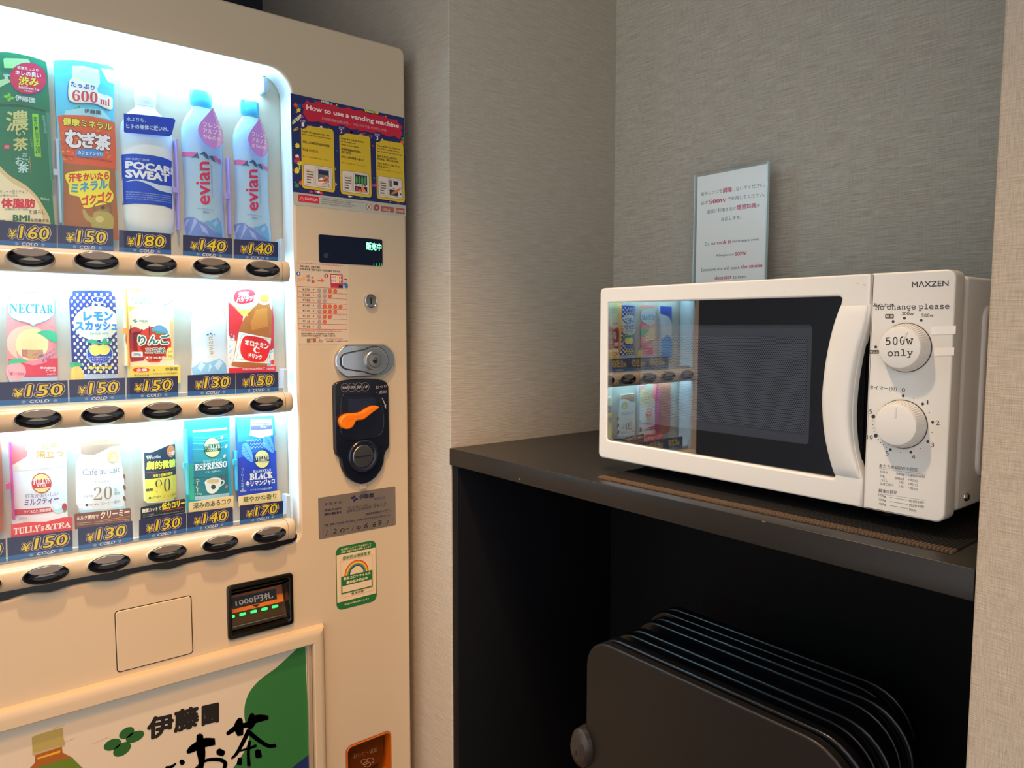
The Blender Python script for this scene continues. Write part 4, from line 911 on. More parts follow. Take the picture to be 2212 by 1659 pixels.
P.line([(1563, 790), (1553, 890)], 11, '3A3048', 4); P.line([(1780, 800), (1785, 905)], 11, '5A2A38', 4); P.poly(crv([(1812, 850), (1850, 800), (1920, 790), (1985, 830), (2008, 895), (1900, 880)], 3, True), '6FA0CE', 5); P.poly(crv([(1810, 855), (1900, 860), (1990, 890), (1900, 895)], 3, True), '4FA070', 6)
P.poly([(2075, 690), (2078, 1190), (2020, 1180), (2030, 760)], 'F0C48C', 2)
P.text('りんご', (1655, 1022), (2025, 1010), 112, 'FAF8F2', .16, L=5); P.text('りんご', (1655, 1022), (2025, 1010), 112, '1E7A6A', .03, L=7)
P.text('三兄弟', (1735, 1125), (1970, 1122), 66, 'FAF8F2', .1, L=5); P.text('三兄弟', (1735, 1125), (1970, 1122), 66, '1E6A70', .02, L=7); P.text('果汁10%未満', (1735, 1195), (1965, 1192), 34, 'F6F2EA', .03, L=7)
P.ell(2025, 1130, 42, 75, 'F4E48A', 5); P.text('長野', (2003, 1120), (2050, 1120), 28, '8A8A4A', L=7); P.text('県産', (2003, 1172), (2050, 1172), 28, '8A8A4A', L=7)
P.poly(rr(1570, 1105, 1705, 1170, 14), 'E6EEF2', 5); P.text('280g', (1590, 1158), (1680, 1156), 38, '5A8AB0', .02, L=7)
P.poly([(1540, 1280), (2155, 1270), (2155, 1480), (1540, 1480)], 'F0D660', 5); P.ell(1685, 1322, 100, 30, 'DE3A24', 6); P.text('全農', (1625, 1340), (1755, 1338), 34, 'F6F4F0', .03, L=7); P.text('×', (1828, 1338), (1852, 1338), 26, '6A6450', L=7); clover(P, 1920, 1318, 34, '1E9BAC'); P.text('伊藤園', (1972, 1332), (2118, 1328), 40, '4A4A40', .01, L=7)
P.text('株式会社全農', (1602, 1400), (1780, 1398), 24, '6A6430', L=7); P.text('この商品の売上の一部を伊藤園が', (1805, 1378), (2120, 1368), 18, '6A6430', L=7)
clip(c, 273, 625, 790, 715, 'F0A04A')
# small water bottle
SM = mat('frosted_bottle', 'E3ECF4', .25)
b = Bottle('small_water_bottle', 'small pale water bottle with a wordmark, between apple card and red drink', [(620, 447, 470), (645, 446, 470), (665, 425, 480), (690, 410, 487), (720, 408.5, 488), (770, 410, 488), (806, 405, 491), (818, 408, 490)], SM, w0=-.047)
b.seg('bottle', b.pr[0][0], vp(458, 646, -.04)[1], SM); b.seg('screw_cap', vp(458, 646, -.04)[1]+.0004, b.pr[-1][0], mat('pale_teal_cap', '9FD6E2', .3))
P = b.p; P.z = ZFF; P.L = 1
for tri in ([(798, 910), (828, 882), (835, 908)], [(838, 890), (855, 875), (872, 892), (885, 912)], [(882, 890), (898, 886), (912, 912)]): P.poly(tri, '3E6F98', 2)
P.text('evian', (890, 1138), (880, 925), 1, 'C9A878', .0, tl=(822, 1138), L=3)
P.line([(808, 1158), (935, 1165)], 3, 'C8D2DC', 2)
P.poly([(570, 1390), (575, 1340), (650, 1290), (740, 1220), (800, 1240), (880, 1215), (965, 1185), (1040, 1250), (1055, 1390)], '8FC4E6', 2)
for tri in ([(740, 1222), (790, 1260), (740, 1340), (700, 1300)], [(960, 1190), (1000, 1240), (940, 1330), (900, 1270)], [(840, 1240), (870, 1280), (830, 1350)]): P.poly(tri, 'C8E4F6', 3)
# vitamin drink
c = Card('vitamin_drink_display', 'red vitamin drink card showing a brown bottle, right end of the middle row', [(490.8, 617), (587, 617), (589, 645), (591.5, 700), (592, 790), (597, 793), (597, 812), (494, 812), (493, 700)], 'F2E6DC', .003)
P = c.p; P.z = ZFF
P.poly([(1068, 510), (1200, 600), (1250, 640), (1230, 800), (1180, 980), (1100, 960), (1072, 890)], 'DE2A34', 2); P.poly([(1065, 500), (1150, 580), (1260, 600), (1380, 560), (1300, 680), (1240, 680)], 'F4C060', 3); P.poly([(1590, 520), (1610, 700), (1612, 1060), (1545, 1120), (1570, 800)], 'CE2038', 2)
for i in range(34):
    x, y = random.choice(((random.uniform(1080, 1140), random.uniform(880, 1250)), (random.uniform(1540, 1610), random.uniform(1090, 1260)))); P.ell(x, y, random.uniform(6, 20), random.uniform(6, 22), random.choice(('6FC4E8', 'DFF2FA', '9ADAEE')), 3, n=8)
P.poly(crv([(1440, 470), (1500, 430), (1560, 470), (1560, 540), (1590, 640), (1585, 800), (1575, 950), (1540, 1230), (1490, 1290), (1130, 1280), (1135, 1180), (1180, 900), (1250, 720), (1350, 600), (1420, 530)], 4, True), 'B5652E', 3)
P.poly([(1400, 600), (1530, 580), (1540, 800), (1350, 850), (1330, 760)], 'D07F38', 4); P.ell(1498, 480, 76, 66, 'F6F2EA', 4); P.ell(1500, 466, 56, 50, 'E8893C', 5)
P.poly([(1195, 868), (1580, 945), (1540, 1245), (1130, 1222)], 'F8F6F2', 4); P.line([(1225, 900), (1570, 960), (1530, 1225), (1165, 1190)], 4, '9AA0A8', 5, True)
P.poly(crv([(1290, 915), (1490, 950), (1565, 1040), (1530, 1180), (1470, 1225), (1290, 1210), (1215, 1120), (1225, 980)], 4, True), 'E21F26', 6)
P.text('オロナミン', (1268, 1020), (1545, 1075), 62, 'FAF8F4', .07, L=8); P.text(serif('C'), (1368, 1112), (1438, 1125), 66, 'FAF8F4', .03, L=8); P.text('ドリンク', (1312, 1172), (1465, 1198), 52, 'FAF8F4', .07, L=8)
P.ell(1260, 470, 160, 138, 'C9D6E8', 5); P.poly([( 1135+(x)*252, 370+y*170-x*20) for x, y in rr(0, 0, 1, 1, .38)], 'E02A34', 6)
P.text('元気', (1190, 450), (1310, 440), 56, 'FAF8F4', .06, L=8); P.text('ハツラツ！', (1165, 515), (1378, 485), 50, 'FAF8F4', .07, L=8)
P.ell(1597, 1230, 22, 30, 'E21F26', 4)
P.poly([(1075, 1300), (1640, 1275), (1640, 1400), (1070, 1400)], 'DE2436', 5); P.text('ORONAMIN', (1238, 1328), (1465, 1322), 30, 'E8C8CE', .04, L=8); P.text(serif('C'), (1475, 1325), (1503, 1323), 34, 'E8C8CE', .02, L=8); P.text('DRINK', (1520, 1325), (1620, 1320), 28, 'E8C8CE', .04, L=8)
# third row
c = Card('amber_bottle_display', 'amber bottle cut off by the left edge of the bottom row', [(-95, 925), (0, 920), (4, 960), (7, 1060), (8, 1150), (-95, 1150)], 'A85F45', .006)
c = Card('milk_tea_can', 'white milk tea can with a red round crest, at the left of the bottom row', [(19, 932), (145.6, 928.6), (146, 1030), (147, 1100), (150, 1180), (30, 1190), (28, 1100), (26, 1030)], 'E8F0F4', .007)
P = c.p; P.z = ZG
P.poly([(105, 515), (300, 505), (305, 720), (335, 760), (320, 810), (140, 915), (130, 700)], 'E8736C', 2); P.poly([(635, 505), (800, 490), (790, 660), (730, 590), (640, 550)], 'EE8A80', 2); P.poly([(300, 505), (635, 505), (780, 650), (785, 920), (150, 985), (145, 912), (330, 800)], 'F2E2C0', 2); P.ell(590, 740, 190, 190, 'F4E6B4', 3)
P.text('紅茶', (505, 722), (688, 710), 68, 'D97F38', .01, L=5); P.text('際立つ', (440, 830), (755, 815), 90, 'D97F38', .01, L=5)
P.ell(496, 1126, 119, 121, 'C23A34', 4); P.ell(496, 1126, 108, 110, 'F0D68C', 5); P.poly([(382, 1082), (606, 1068), (610, 1170), (388, 1188)], 'CE2E38', 6); P.text(serif('TULLYS'), (390, 1142), (602, 1125), 58, 'FAF4EE', .02, L=8); P.text(serif('&TEA'), (442, 1172), (552, 1162), 30, 'FAF4EE', .02, L=8)
P.text('紅茶がおいしい', (298, 1310), (695, 1275), 52, '8A6A9A', L=5); P.text('ミルクティー', (292, 1400), (700, 1350), 80, '7A3A9C', .03, L=5)
P.poly([(165, 1440), (600, 1412), (640, 1465), (480, 1490), (168, 1515)], 'C8384A', 3); P.text('ウバ B.O.P. 茶葉使用', (285, 1490), (605, 1460), 40, 'FAF4F2', .02, L=5); P.text('260ml', (222, 1562), (320, 1558), 32, '8FA6B8', L=5)
P.ell(700, 1430, 70, 55, 'B4E2EA', 4); P.ell(770, 1410, 30, 45, 'B83A44', 5); P.poly([(740, 1460), (810, 1435), (780, 1475)], '3FAF6A', 5); P.poly([(640, 1390), (690, 1370), (740, 1400), (700, 1440), (650, 1430)], 'DFF4F8', 5)
clip(c, 22, 955, 1125, 1050, 'C03A78')
bn = Card('tea_banner', 'red banner card with white serif lettering below the milk tea can', [(24, 1133), (60, 1128), (100, 1127), (135, 1118), (155, 1116.5), (157, 1120), (157, 1165), (24, 1185)], 'DC4452', .001, w0=-.02, thick=.0008)
bn.p.z = (0, 1080, 5.53); bn.p.text(serif("TULLY's"), (165, 415), (522, 365), 78, 'F8F2EE', .02); bn.p.text(serif('&'), (540, 362), (618, 352), 66, 'F8F2EE', .02); bn.p.text(serif('TEA'), (622, 352), (845, 325), 66, 'F8F2EE', .02)
c = Card('cafe_au_lait_can', 'white coffee can with a brown band and large 20, bottom row', [(173.6, 953), (257, 948.5), (258, 965), (271, 1030), (273, 1095), (268, 1104), (190, 1112), (176, 1108), (167, 1090), (166, 1000), (174, 990)], 'F2F4F2', .010)
P = c.p; P.z = ZG
P.poly(crv([(965, 632), (1200, 615), (1420, 600)], 3)+crv([(1430, 680), (1330, 690), (1230, 740), (1120, 785), (1020, 785), (962, 775)], 4), 'A97B66', 2); P.poly([(965, 650), (1200, 635), (1422, 620), (1422, 650), (1200, 665), (965, 680)], 'D89468', 3)
P.ell(1350, 812, 70, 72, 'EEC06A', 3); P.text('2倍', (1315, 865), (1390, 858), 50, 'FBF6E8', .04, L=5); P.text('ミルク', (1300, 812), (1395, 800), 24, 'FBF6E8', L=5); P.text('W', (990, 900), (1055, 892), 24, 'E8D8B0', L=5)
P.text('Café au Lait', (985, 1035), (1428, 992), 78, '5A6470', -.012, L=5); P.text('カフェオレ', (1130, 1125), (1308, 1112), 26, '8A9AA4', L=5)
P.text(serif('20'), (1115, 1335), (1340, 1312), 160, '96826A', -.02, L=5); P.text('ミルク分', (995, 1302), (1115, 1292), 30, '5A6068', L=5); P.text('%', (1362, 1225), (1405, 1220), 36, '9AB0BC', L=5); P.text('使用', (1365, 1268), (1432, 1260), 36, '6A7A88', L=5)
P.poly([(1012, 1388), (1036, 1372), (1062, 1386), (1036, 1404)], '2E3A48', 4); P.text('ITOEN', (1072, 1398), (1185, 1386), 22, '5A6068', 0, .2, L=5); P.text('コーヒー飲料', (1205, 1392), (1438, 1358), 40, '7A8A94', L=5)
for y in (1048, 1178, 1310): P.ell(1487, y, 15, 32, '9A5A42', 4, rot=-.3); P.line([(1480, y-20), (1492, y+20)], 5, '6A3A2A', 5)
for i in range(9): P.line([(915, 1135+i*42), (990, 1132+i*42)], 3, 'C2DDEE', 3)
P.poly([(925, 1445), (1500, 1395), (1505, 1440), (960, 1480)], 'B9DCE8', 3)
bn = Card('creamy_banner', 'brown banner card with white kana below the coffee can', [(161, 1112.5), (163, 1110), (280, 1097.5), (282.5, 1099), (283, 1126), (162, 1144)], '7A4F40', .001, w0=-.02, thick=.0008)
bn.p.z = ZG; bn.p.text('ミルク使用で', (920, 1572), (1175, 1545), 50, 'F4EEEA', .04); bn.p.text('クリーミー', (1200, 1548), (1545, 1505), 78, 'F4EEEA', .05); bn.p.line([(1195, 1572), (1548, 1522)], 6, 'E8944A', 2)
bn.p.text('※当社製品比 一般社団法人全国公正取引協議会', (920, 1612), (1545, 1560), 13, 'E6D6CE'); bn.p.text('2015年版(七訂)日本食品標準成分表におけるカフェインとアミノ酸の量', (920, 1636), (1545, 1582), 13, 'E6D6CE')
c = Card('low_sugar_coffee_can', 'yellow and black low-sugar coffee can with large 90, bottom row', [(311, 948), (377, 940), (378, 960), (380, 1024), (382, 1073), (376, 1082), (320, 1088), (314, 1083), (312, 1030)], 'F3EBC8', .008)
P = c.p; P.z = ZG
P.poly(crv([(1720, 765), (1820, 755), (1930, 710), (2030, 668), (2090, 660)], 4)+[(2103, 1020), (1730, 1078)], '2A3848', 2); P.poly([(1730, 1078), (2103, 1020), (2108, 1290), (1737, 1350)], 'F0E05A', 2)
P.ell(2042, 745, 48, 72, 'E8743C', 3); P.text('2倍', (2020, 790), (2085, 782), 44, 'FBF2E8', .03, L=5)
P.text(serif('W'), (1745, 848), (1812, 842), 45, 'F4F4F4', .03, L=5); P.text('coffee', (1815, 836), (1920, 822), 34, 'F4F4F4', 0, .3, L=5)
P.text('劇的微糖', (1750, 960), (2092, 925), 92, 'F0EC5A', .05, L=5); P.line([(1745, 1002), (2095, 952)], 4, 'D94A4A', 3); P.text('深煎り低糖豆使用', (1825, 1058), (2058, 1022), 36, 'F0EC5A', .03, L=5)
P.text('糖類', (1745, 1228), (1825, 1218), 34, '2A3848', .02, L=5); P.text(serif('90'), (1850, 1248), (2038, 1220), 168, '1E4A5A', -.03, L=5); P.poly([(1768, 1304), (1790, 1288), (1812, 1300), (1790, 1318)], '2A3848', 4); P.text('ITOEN', (1820, 1310), (1922, 1292), 22, '2A3848', 0, .2, L=5); P.text('コーヒー飲料', (1945, 1300), (2100, 1268), 30, '8A8A4A', L=5)
for i in range(5): P.line([(1990, 400), (1990, 401)], 1, 'F3EBC8', 1)
bn = Card('low_calorie_banner', 'black banner card with yellow kana below the 90 coffee can', [(304, 1098), (306, 1095.5), (398, 1077.2), (400.5, 1079), (400.5, 1107), (304, 1125)], '1D2A33', .001, w0=-.02, thick=.0008)
bn.p.z = ZH; bn.p.text('糖類カットで', (40, 1485), (265, 1445), 48, 'E8EEF0', .04); bn.p.text('低カロリー', (275, 1448), (545, 1400), 82, 'EEE23A', .05); bn.p.line([(280, 1462), (548, 1412)], 6, 'D8404A', 2); bn.p.text('※当社比コーヒー飲料 糖類', (45, 1515), (180, 1500), 12, 'C8D2D6'); bn.p.text('※炭水化物量は一般社団法人飲料協会調べのカロリー表示', (45, 1540), (540, 1460), 12, 'C8D2D6')
c = Card('espresso_can', 'teal espresso can picture with a white cup, bottom row', [(401, 909), (496, 901.5), (498, 990), (505, 1088), (406, 1102), (403, 1000)], '2FA8C0', .003)
P = c.p; P.z = ZH
P.poly([(560, 380), (1085, 340), (1080, 480), (640, 540), (640, 1330), (575, 1330)], '2C92C8', 2); P.poly([(560, 900), (640, 900), (660, 1330), (575, 1330)], '2BB496', 3)
P.poly([(638, 500), (1052, 465), (1055, 700), (1060, 900), (1075, 1280), (665, 1318), (655, 1000), (642, 700)], '2C9AA6', 4); P.poly([(655, 880), (1058, 830), (1075, 1280), (665, 1318)], '1F7F8C', 5)
P.line([(650, 508), (1045, 474)], 26, 'E9F6F8', 6)
for y, wd, cc in ((580, 20, '5CC8D0'), (610, 10, '5CC8D0'), (650, 16, '74D4D8'), (720, 12, '5CC8D0'), (900, 8, '5CB8C0'), (1060, 10, '176A78'), (1140, 10, '176A78')): P.line([(650, y), (850, y+4), (1055, y-36)], wd, cc, 6)
P.poly([(665, 1285), (1078, 1240), (1080, 1300), (670, 1330)], 'A8CBE0', 6)
P.ell(875, 700, 104, 120, '2A5A38', 7); P.ell(875, 700, 98, 114, 'F0EC9A', 8); P.poly([(778, 668), (968, 652), (972, 738), (782, 756)], '1F5A48', 9); P.text(serif('TULLYS'), (785, 722), (965, 706), 46, 'F4F0C8', .02, L=11); P.text(serif('COFFEE'), (815, 746), (940, 733), 18, 'F4F0C8', .02, L=11)
P.text(serif('BARISTAS'), (765, 888), (990, 865), 36, '7ED0D6', .02, L=9); P.text(serif('ESPRESSO'), (668, 975), (1050, 930), 72, 'F6FAFA', .03, L=9); P.text('ビターな味わい', (795, 1010), (970, 990), 26, 'C6E8EA', .02, L=9)
for i, ch in enumerate('コｰヒｰ'): P.text('ー' if ch == 'ｰ' else ch, (682 if ch != 'ｰ' else 696, 1110+i*40), (718 if ch != 'ｰ' else 702, 1110+i*40), 28 if ch != 'ｰ' else 34, 'E8F0B8', .02, L=9)
P.text('180g', (672, 1272), (750, 1266), 26, 'C8F0A8', L=9)
P.poly(crv([(790, 1100), (880, 1060), (975, 1070), (975, 1140), (940, 1210), (880, 1250), (820, 1230), (795, 1160)], 4, True), 'F1F3EA', 8); P.ell(885, 1100, 75, 28, 'E2C58C', 9, rot=-.08); P.line(crv([(970, 1095), (1010, 1095), (1010, 1130), (960, 1165)], 4), 13, 'F1F3EA', 8); P.ell(888, 1170, 28, 29, '3A4A60', 9)
for x, y, cc in ((990, 577, 'E6D2A8'), (1040, 683, 'F0E0D8'), (1022, 800, 'E6C8A8'), (1015, 1045, '9A4A44'), (1045, 1165, 'C88080')): P.ell(x, y, 15, 24, cc, 9, rot=.5)
clip(c, 403, 928, 1070, 1005, '58C8D8')
bn = Card('rich_taste_banner', 'cream banner card with dark kana below the teal espresso can', [(408, 1087.5), (410, 1085.5), (503, 1070.6), (505, 1072), (504.5, 1099), (408.5, 1112)], 'EEDFA6', .001, w0=-.02, thick=.0008)
bn.p.z = ZH; bn.p.text('深みのあるコク', (648, 1438), (1100, 1372), 72, '2A5468', .02)
c = Card('black_coffee_bottle', 'blue black-coffee bottle picture with zigzag pattern, right end of the bottom row', [(513, 902.4), (592, 898.8), (596, 980), (598, 1060), (598, 1076), (517, 1085), (515, 1000)], '2C74C8', .004)
P = c.p; P.z = ZH
P.poly([(1180, 830), (1300, 790), (1500, 720), (1640, 740), (1655, 1300), (1195, 1320)], '1A3FB8', 2); P.poly([(1180, 345), (1615, 325), (1630, 560), (1180, 640)], '3F9ADC', 2)
P.poly([(1335, 370), (1590, 355), (1595, 480), (1600, 545), (1460, 590), (1320, 555), (1332, 490)], 'F0F4F6', 4); P.poly([(1338, 415), (1590, 400), (1592, 480), (1340, 492)], '6E62B0', 5); P.text('華やかな香りと酸味', (1345, 445), (1585, 432), 22, 'E8E8F6', .03, L=7); P.text('ボトル', (1450, 468), (1520, 462), 18, 'E8E8F6', .03, L=7)
for y0, amp in ((610, 26), (650, 26), (690, 22)):
    x0 = 1330 if y0 > 620 else 1280; P.line([(x0+i*20, y0-i*1.5+(amp if i % 2 else 0)) for i in range(10)], 7, 'BFE0F6', 4)
for (cx, cy, sgn) in ((1300, 760, -1), (1550, 650, 1)):
    lf = crv([(cx-60, cy-100), (cx, cy-110), (cx+50*1, cy), (cx+60, cy+110), (cx-10, cy+80), (cx-70, cy+0)], 4, True); P.poly(lf, '6CB4E6', 3); P.line([(cx-50, cy-90), (cx+55, cy+100)], 6, '2E78CC', 4)
    for k in range(6): P.line([(cx-40+k*17, cy-75+k*30), (cx-50+k*17+46*sgn, cy-70+k*30+10)], 5, '2E78CC', 4)
P.ell(1470, 838, 94, 110, '27508A', 5); P.ell(1470, 838, 88, 104, 'F0ECA0', 6); P.poly([(1382, 808), (1556, 796), (1560, 862), (1386, 876)], '274A60', 7); P.text(serif('TULLYS'), (1390, 852), (1552, 840), 42, 'F4F0C8', .02, L=9); P.text(serif('COFFEE'), (1420, 872), (1530, 862), 16, 'F4F0C8', .02, L=9)
P.text(serif('BARISTAS'), (1365, 1003), (1575, 985), 34, 'D8E8F8', .02, L=5); P.text(serif('BLACK'), (1325, 1088), (1597, 1060), 72, 'F8FAFC', .04, L=5); P.text('キリマンジャロ', (1275, 1168), (1620, 1130), 62, 'F8FAFC', .05, L=5); P.text('キリマンジャロ豆51%使用', (1330, 1222), (1590, 1192), 24, 'D8E8F8', .02, L=5)
for i, ch in enumerate('コｰヒｰ(無糖)'): P.text('ー' if ch == 'ｰ' else ch, (1222 if ch != 'ｰ' else 1232, 972+i*34), (1250 if ch != 'ｰ' else 1237, 972+i*34), 24, 'A8CCF4', .01, L=5)
P.text('285ml', (1208, 1232), (1280, 1226), 24, 'D8E8F8', .02, L=5)
clip(c, 511, 975, 1060, 998, '4AB8DC')
bn = Card('fragrance_banner', 'cream and gold banner card with dark kana below the blue coffee bottle', [(515, 1075), (517, 1072), (603, 1059.7), (606, 1061), (607, 1082), (516, 1095)], 'F0E4B0', .001, w0=-.02, thick=.0008)
bn.p.z = ZH; bn.p.text('華やかな香り', (1245, 1360), (1640, 1308), 66, '5A6A40', .02)
# sixth column, seen only in the reflection on the microwave door
c = Card('soft_drink_carton', 'white and blue drink pack at the hidden left end of the middle row', [(-110, 617), (-20, 619), (-20, 832), (-115, 836)], 'E6EEF4', .006); P = c.p; P.poly([(-110, 617), (-20, 619), (-20, 650), (-70, 660), (-110, 690)], '1E3F94', 2); P.poly([(-113, 760), (-60, 735), (-20, 760), (-20, 832), (-115, 836)], '3F8FD8', 2)

# ================================================================== right-hand column of the vending machine
C1, C2, C3, C4, C5, C6 = (600, 180, 6.9125), (600, 380, 6.9125), (620, 560, 7.9), (660, 730, 7.9), (660, 900, 7.9), (660, 1040, 5.53)
def Q(z, x, y, w=0): return vp(z[0]+x/z[2], z[1]+y/z[2], w)
def sticker(name, label, loop, base, w=.0004, rough=None):
    m_ = ink(base) if isinstance(base, str) else base
    o = G().plate([loop], 0, w, 0, m_, VF).build(name, vm, smooth=0, label=label)
    p = Print(vp, VF, 'printing', o, base=w+.00005); return o, p
# how-to poster
o, P = sticker('instruction_poster', 'colourful poster reading How to use a vending machine', [Q(C1, 190, 148), Q(C1, 1885, 515), Q(C2, 1908, 440), Q(C2, 222, 236)], '1B2A62')
P.z = C1
BR_ = ['C8324A', '2E9BC4', 'E8D83A', '2F8F5A', 'E8622E', 'EDE6E0', '1F4FA0', 'B03A8A', '3A2A6A']
def inside(x, y):
    a = (x-200)/1690; return 165+a*370 < y < 1600+a*215 and 215 < x < 1880
k = 0
while k < 130:
    x, y = random.uniform(215, 1875), random.uniform(165, 1800)
    if not inside(x, y) or (350 < x and 640+(x-350)*.2 < y < 1540+(x-350)*.13 and not (835 < x < 910 or 1385 < x < 1450)): continue
    r = random.uniform(14, 46); nn = random.choice((5, 7, 9)); an = random.uniform(0, 6)
    pts = [(x+math.cos(an+PI*j/nn)*r*(1 if j % 2 else random.uniform(.45, .9)), y+math.sin(an+PI*j/nn)*r*(1 if j % 2 else .6)) for j in range(2*nn)]
    pts = [(max(205, min(1880, a)), max(160+(a-200)*.218+6, b)) for a, b in pts]
    P.poly(pts if k % 3 else crv(pts, 2, True), BR_[k % 9], 1+(k % 3)); k += 1
P.text(serif('GOOD'), (215, 620), (345, 515), 60, 'E8E4C0', .06, L=5); P.text('NICE', (235, 720), (305, 690), 40, 'E8C84A', .04, L=5); P.text('NEW', (245, 1190), (335, 1180), 75, 'C8324A', .06, L=5); P.text('NICE', (250, 1310), (335, 1280), 45, 'E8D83A', .06, L=5); P.text('FRESH', (650, 285), (760, 310), 28, 'EDE6E0', .05, L=5); P.text('Welcome', (1290, 425), (1500, 462), 40, 'C8E06A', .05, L=5)
red = [(355, 330), (400, 300), (430, 250), (480, 290), (540, 295), (620, 265), (680, 310), (790, 320), (860, 330), (900, 370), (990, 370), (1060, 360), (1140, 410), (1240, 400), (1300, 430), (1380, 460), (1440, 440), (1500, 480), (1580, 490), (1640, 530), (1720, 540), (1780, 545), (1790, 590), (1850, 640), (1835, 700), (1850, 760), (1820, 840), (1740, 790), (1660, 800), (1600, 780), (1560, 760), (1430, 745), (1300, 715), (1250, 720), (1180, 690), (1100, 690), (1030, 660), (960, 630), (860, 640), (800, 630), (720, 590), (680, 600), (600, 570), (520, 575), (450, 570), (400, 490), (370, 440), (385, 390)]
P.poly([(x+(6 if x > 1000 else -8), y+22) for x, y in red], '31205E', 5); P.poly(red, 'C4203C', 6)
P.text('How to use a vending machine', (425, 413), (1800, 690), 92, 'F0E4E2', .035, L=8)
P.text('如何使用自动售货机 ／ 자동 판매기를 사용하는 방법', (655, 548), (1612, 728), 46, 'E6A8B0', .0, L=8)
YL = 'D8B72C'
for (pts, cx, cy, n) in (([(342, 620), (828, 690), (852, 1635), (358, 1565)], 370, 600, '1'), ([(912, 735), (1375, 795), (1398, 1712), (935, 1650)], 945, 700, '2'), ([(1455, 835), (1870, 900), (1895, 1785), (1475, 1722)], 1480, 805, '3')):
    a, b, c, d = pts; bl = lambda x, y: tuple(a[k]*(1-x)*(1-y)+b[k]*x*(1-y)+c[k]*x*y+d[k]*(1-x)*y for k in (0, 1))
    P.poly([(x+8, y+12) for x, y in (bl(*q) for q in rr(0, 0, 1, 1, .07))], '16204E', 7); P.poly([bl(*q) for q in rr(0, 0, 1, 1, .07)], YL, 8)
    P.poly([(cx+math.cos(PI*j/14)*(84 if j % 2 else 70), cy+math.sin(PI*j/14)*(84 if j % 2 else 70)*1.02) for j in range(28)], '33265E', 9)
    P.text('STEP', (cx-38, cy-24), (cx+42, cy-12), 30, 'C8BFE0', .02, L=10); P.text(n, (cx-13, cy+44), (cx+13, cy+46), 58, 'F0ECF6', .03, L=10)
    box = [(.04, .60), (.95, .565), (.95, .955), (.04, .965)]
    f = lambda x, y: bl(.05+.88*x, .61+.35*y-.0*x)
    P.poly([f(*q) for q in rr(0, 0, 1, 1, .08)], '4A3A3A', 10); P.poly([f(*q) for q in rr(.012, .012, .988, .988, .075)], 'DDD2C6', 11)
    P.line([f(.08, .25), f(.36, .25), f(.36, .92), f(.08, .92)], 4, '8A7F78', 12, True); P.line([f(.42, .08), f(.95, .08), f(.95, .92), f(.42, .92)], 4, '8A7F78', 12, True)
    for j, cc in enumerate(('A05A5A', '4A7A5A', '9A6A6A', '6A6A80', '5A5A66')): P.poly([f(.11, .30+j*.12), f(.33 if j < 3 else .25, .30+j*.12), f(.33 if j < 3 else .25, .36+j*.12), f(.11, .36+j*.12)], cc, 12)
    if n == '1':
        P.poly([f(.5, .15), f(.88, .15), f(.88, .7), f(.5, .7)], '6A6A78', 12); P.poly([f(.53, .2), f(.85, .2), f(.85, .38), f(.53, .38)], '20264A', 13); P.ell(*f(.78, .58), 44, 50, 'DE8A6A', 14); P.ell(*f(.78, .58), 24, 26, '6A6A78', 15)
        P.poly([f(.52, .62), f(.62, .5), f(.72, .62), f(.7, .78), f(.54, .76)], 'EDE6DC', 14); P.poly([f(.5, .66), f(.72, .60), f(.68, .68), f(.52, .74)], 'E0682C', 15)
        P.poly([f(*q) for q in rr(.64, .74, .88, .92, .04)], 'C87A5A', 15); P.poly([f(*q) for q in rr(.66, .76, .86, .90, .03)], 'C8C0B8', 16)
    elif n == '2':
        P.poly([f(.47, .12), f(.92, .12), f(.92, .55), f(.47, .55)], '24283E', 12)
        for j in range(4): P.poly(crv([f(.5+j*.105, .5), f(.5+j*.105, .26), f(.535+j*.105, .16), f(.57+j*.105, .26), f(.57+j*.105, .5)], 3, True), '4E9A4A', 13); P.poly([f(.5+j*.105, .58), f(.56+j*.105, .58), f(.56+j*.105, .62), f(.5+j*.105, .62)], '24283E', 12)
        P.poly([f(.47, .66), f(.92, .66), f(.92, .9), f(.47, .9)], '24283E', 12); P.poly([f(.5, .72), f(.58, .72), f(.58, .88), f(.5, .88)], 'B03A3A', 13); P.poly([f(.72, .9), f(.70, .7), f(.76, .62), f(.8, .72), f(.9, .88), f(.9, .9)], 'E88A5A', 14); P.poly([f(.6, .78), f(.68, .76), f(.70, .9), f(.6, .9)], 'E05A4A', 13)
    else:
        P.poly([f(.46, .14), f(.57, .14), f(.57, .45), f(.46, .45)], '7A7476', 12); P.poly([f(.63, .14), f(.82, .14), f(.82, .34), f(.63, .34)], '1E2A4A', 12); P.poly([f(.46, .58), f(.8, .58), f(.8, .86), f(.46, .86)], '24304A', 12)
        P.poly([f(.56, .72), f(.62, .66), f(.9, .42), f(.94, .48), f(.7, .74), f(.6, .78)], 'E0763A', 14); P.poly([f(.64, .55), f(.6, .52), f(.64, .46), f(.68, .52)], 'D0303A', 14); P.poly([f(.5, .74), f(.66, .7), f(.64, .8), f(.52, .82)], '4E9A4A', 13); P.poly([f(.88, .7), f(.93, .7), f(.93, .78), f(.88, .78)], '14141A', 13)
BKK = '332E2A'
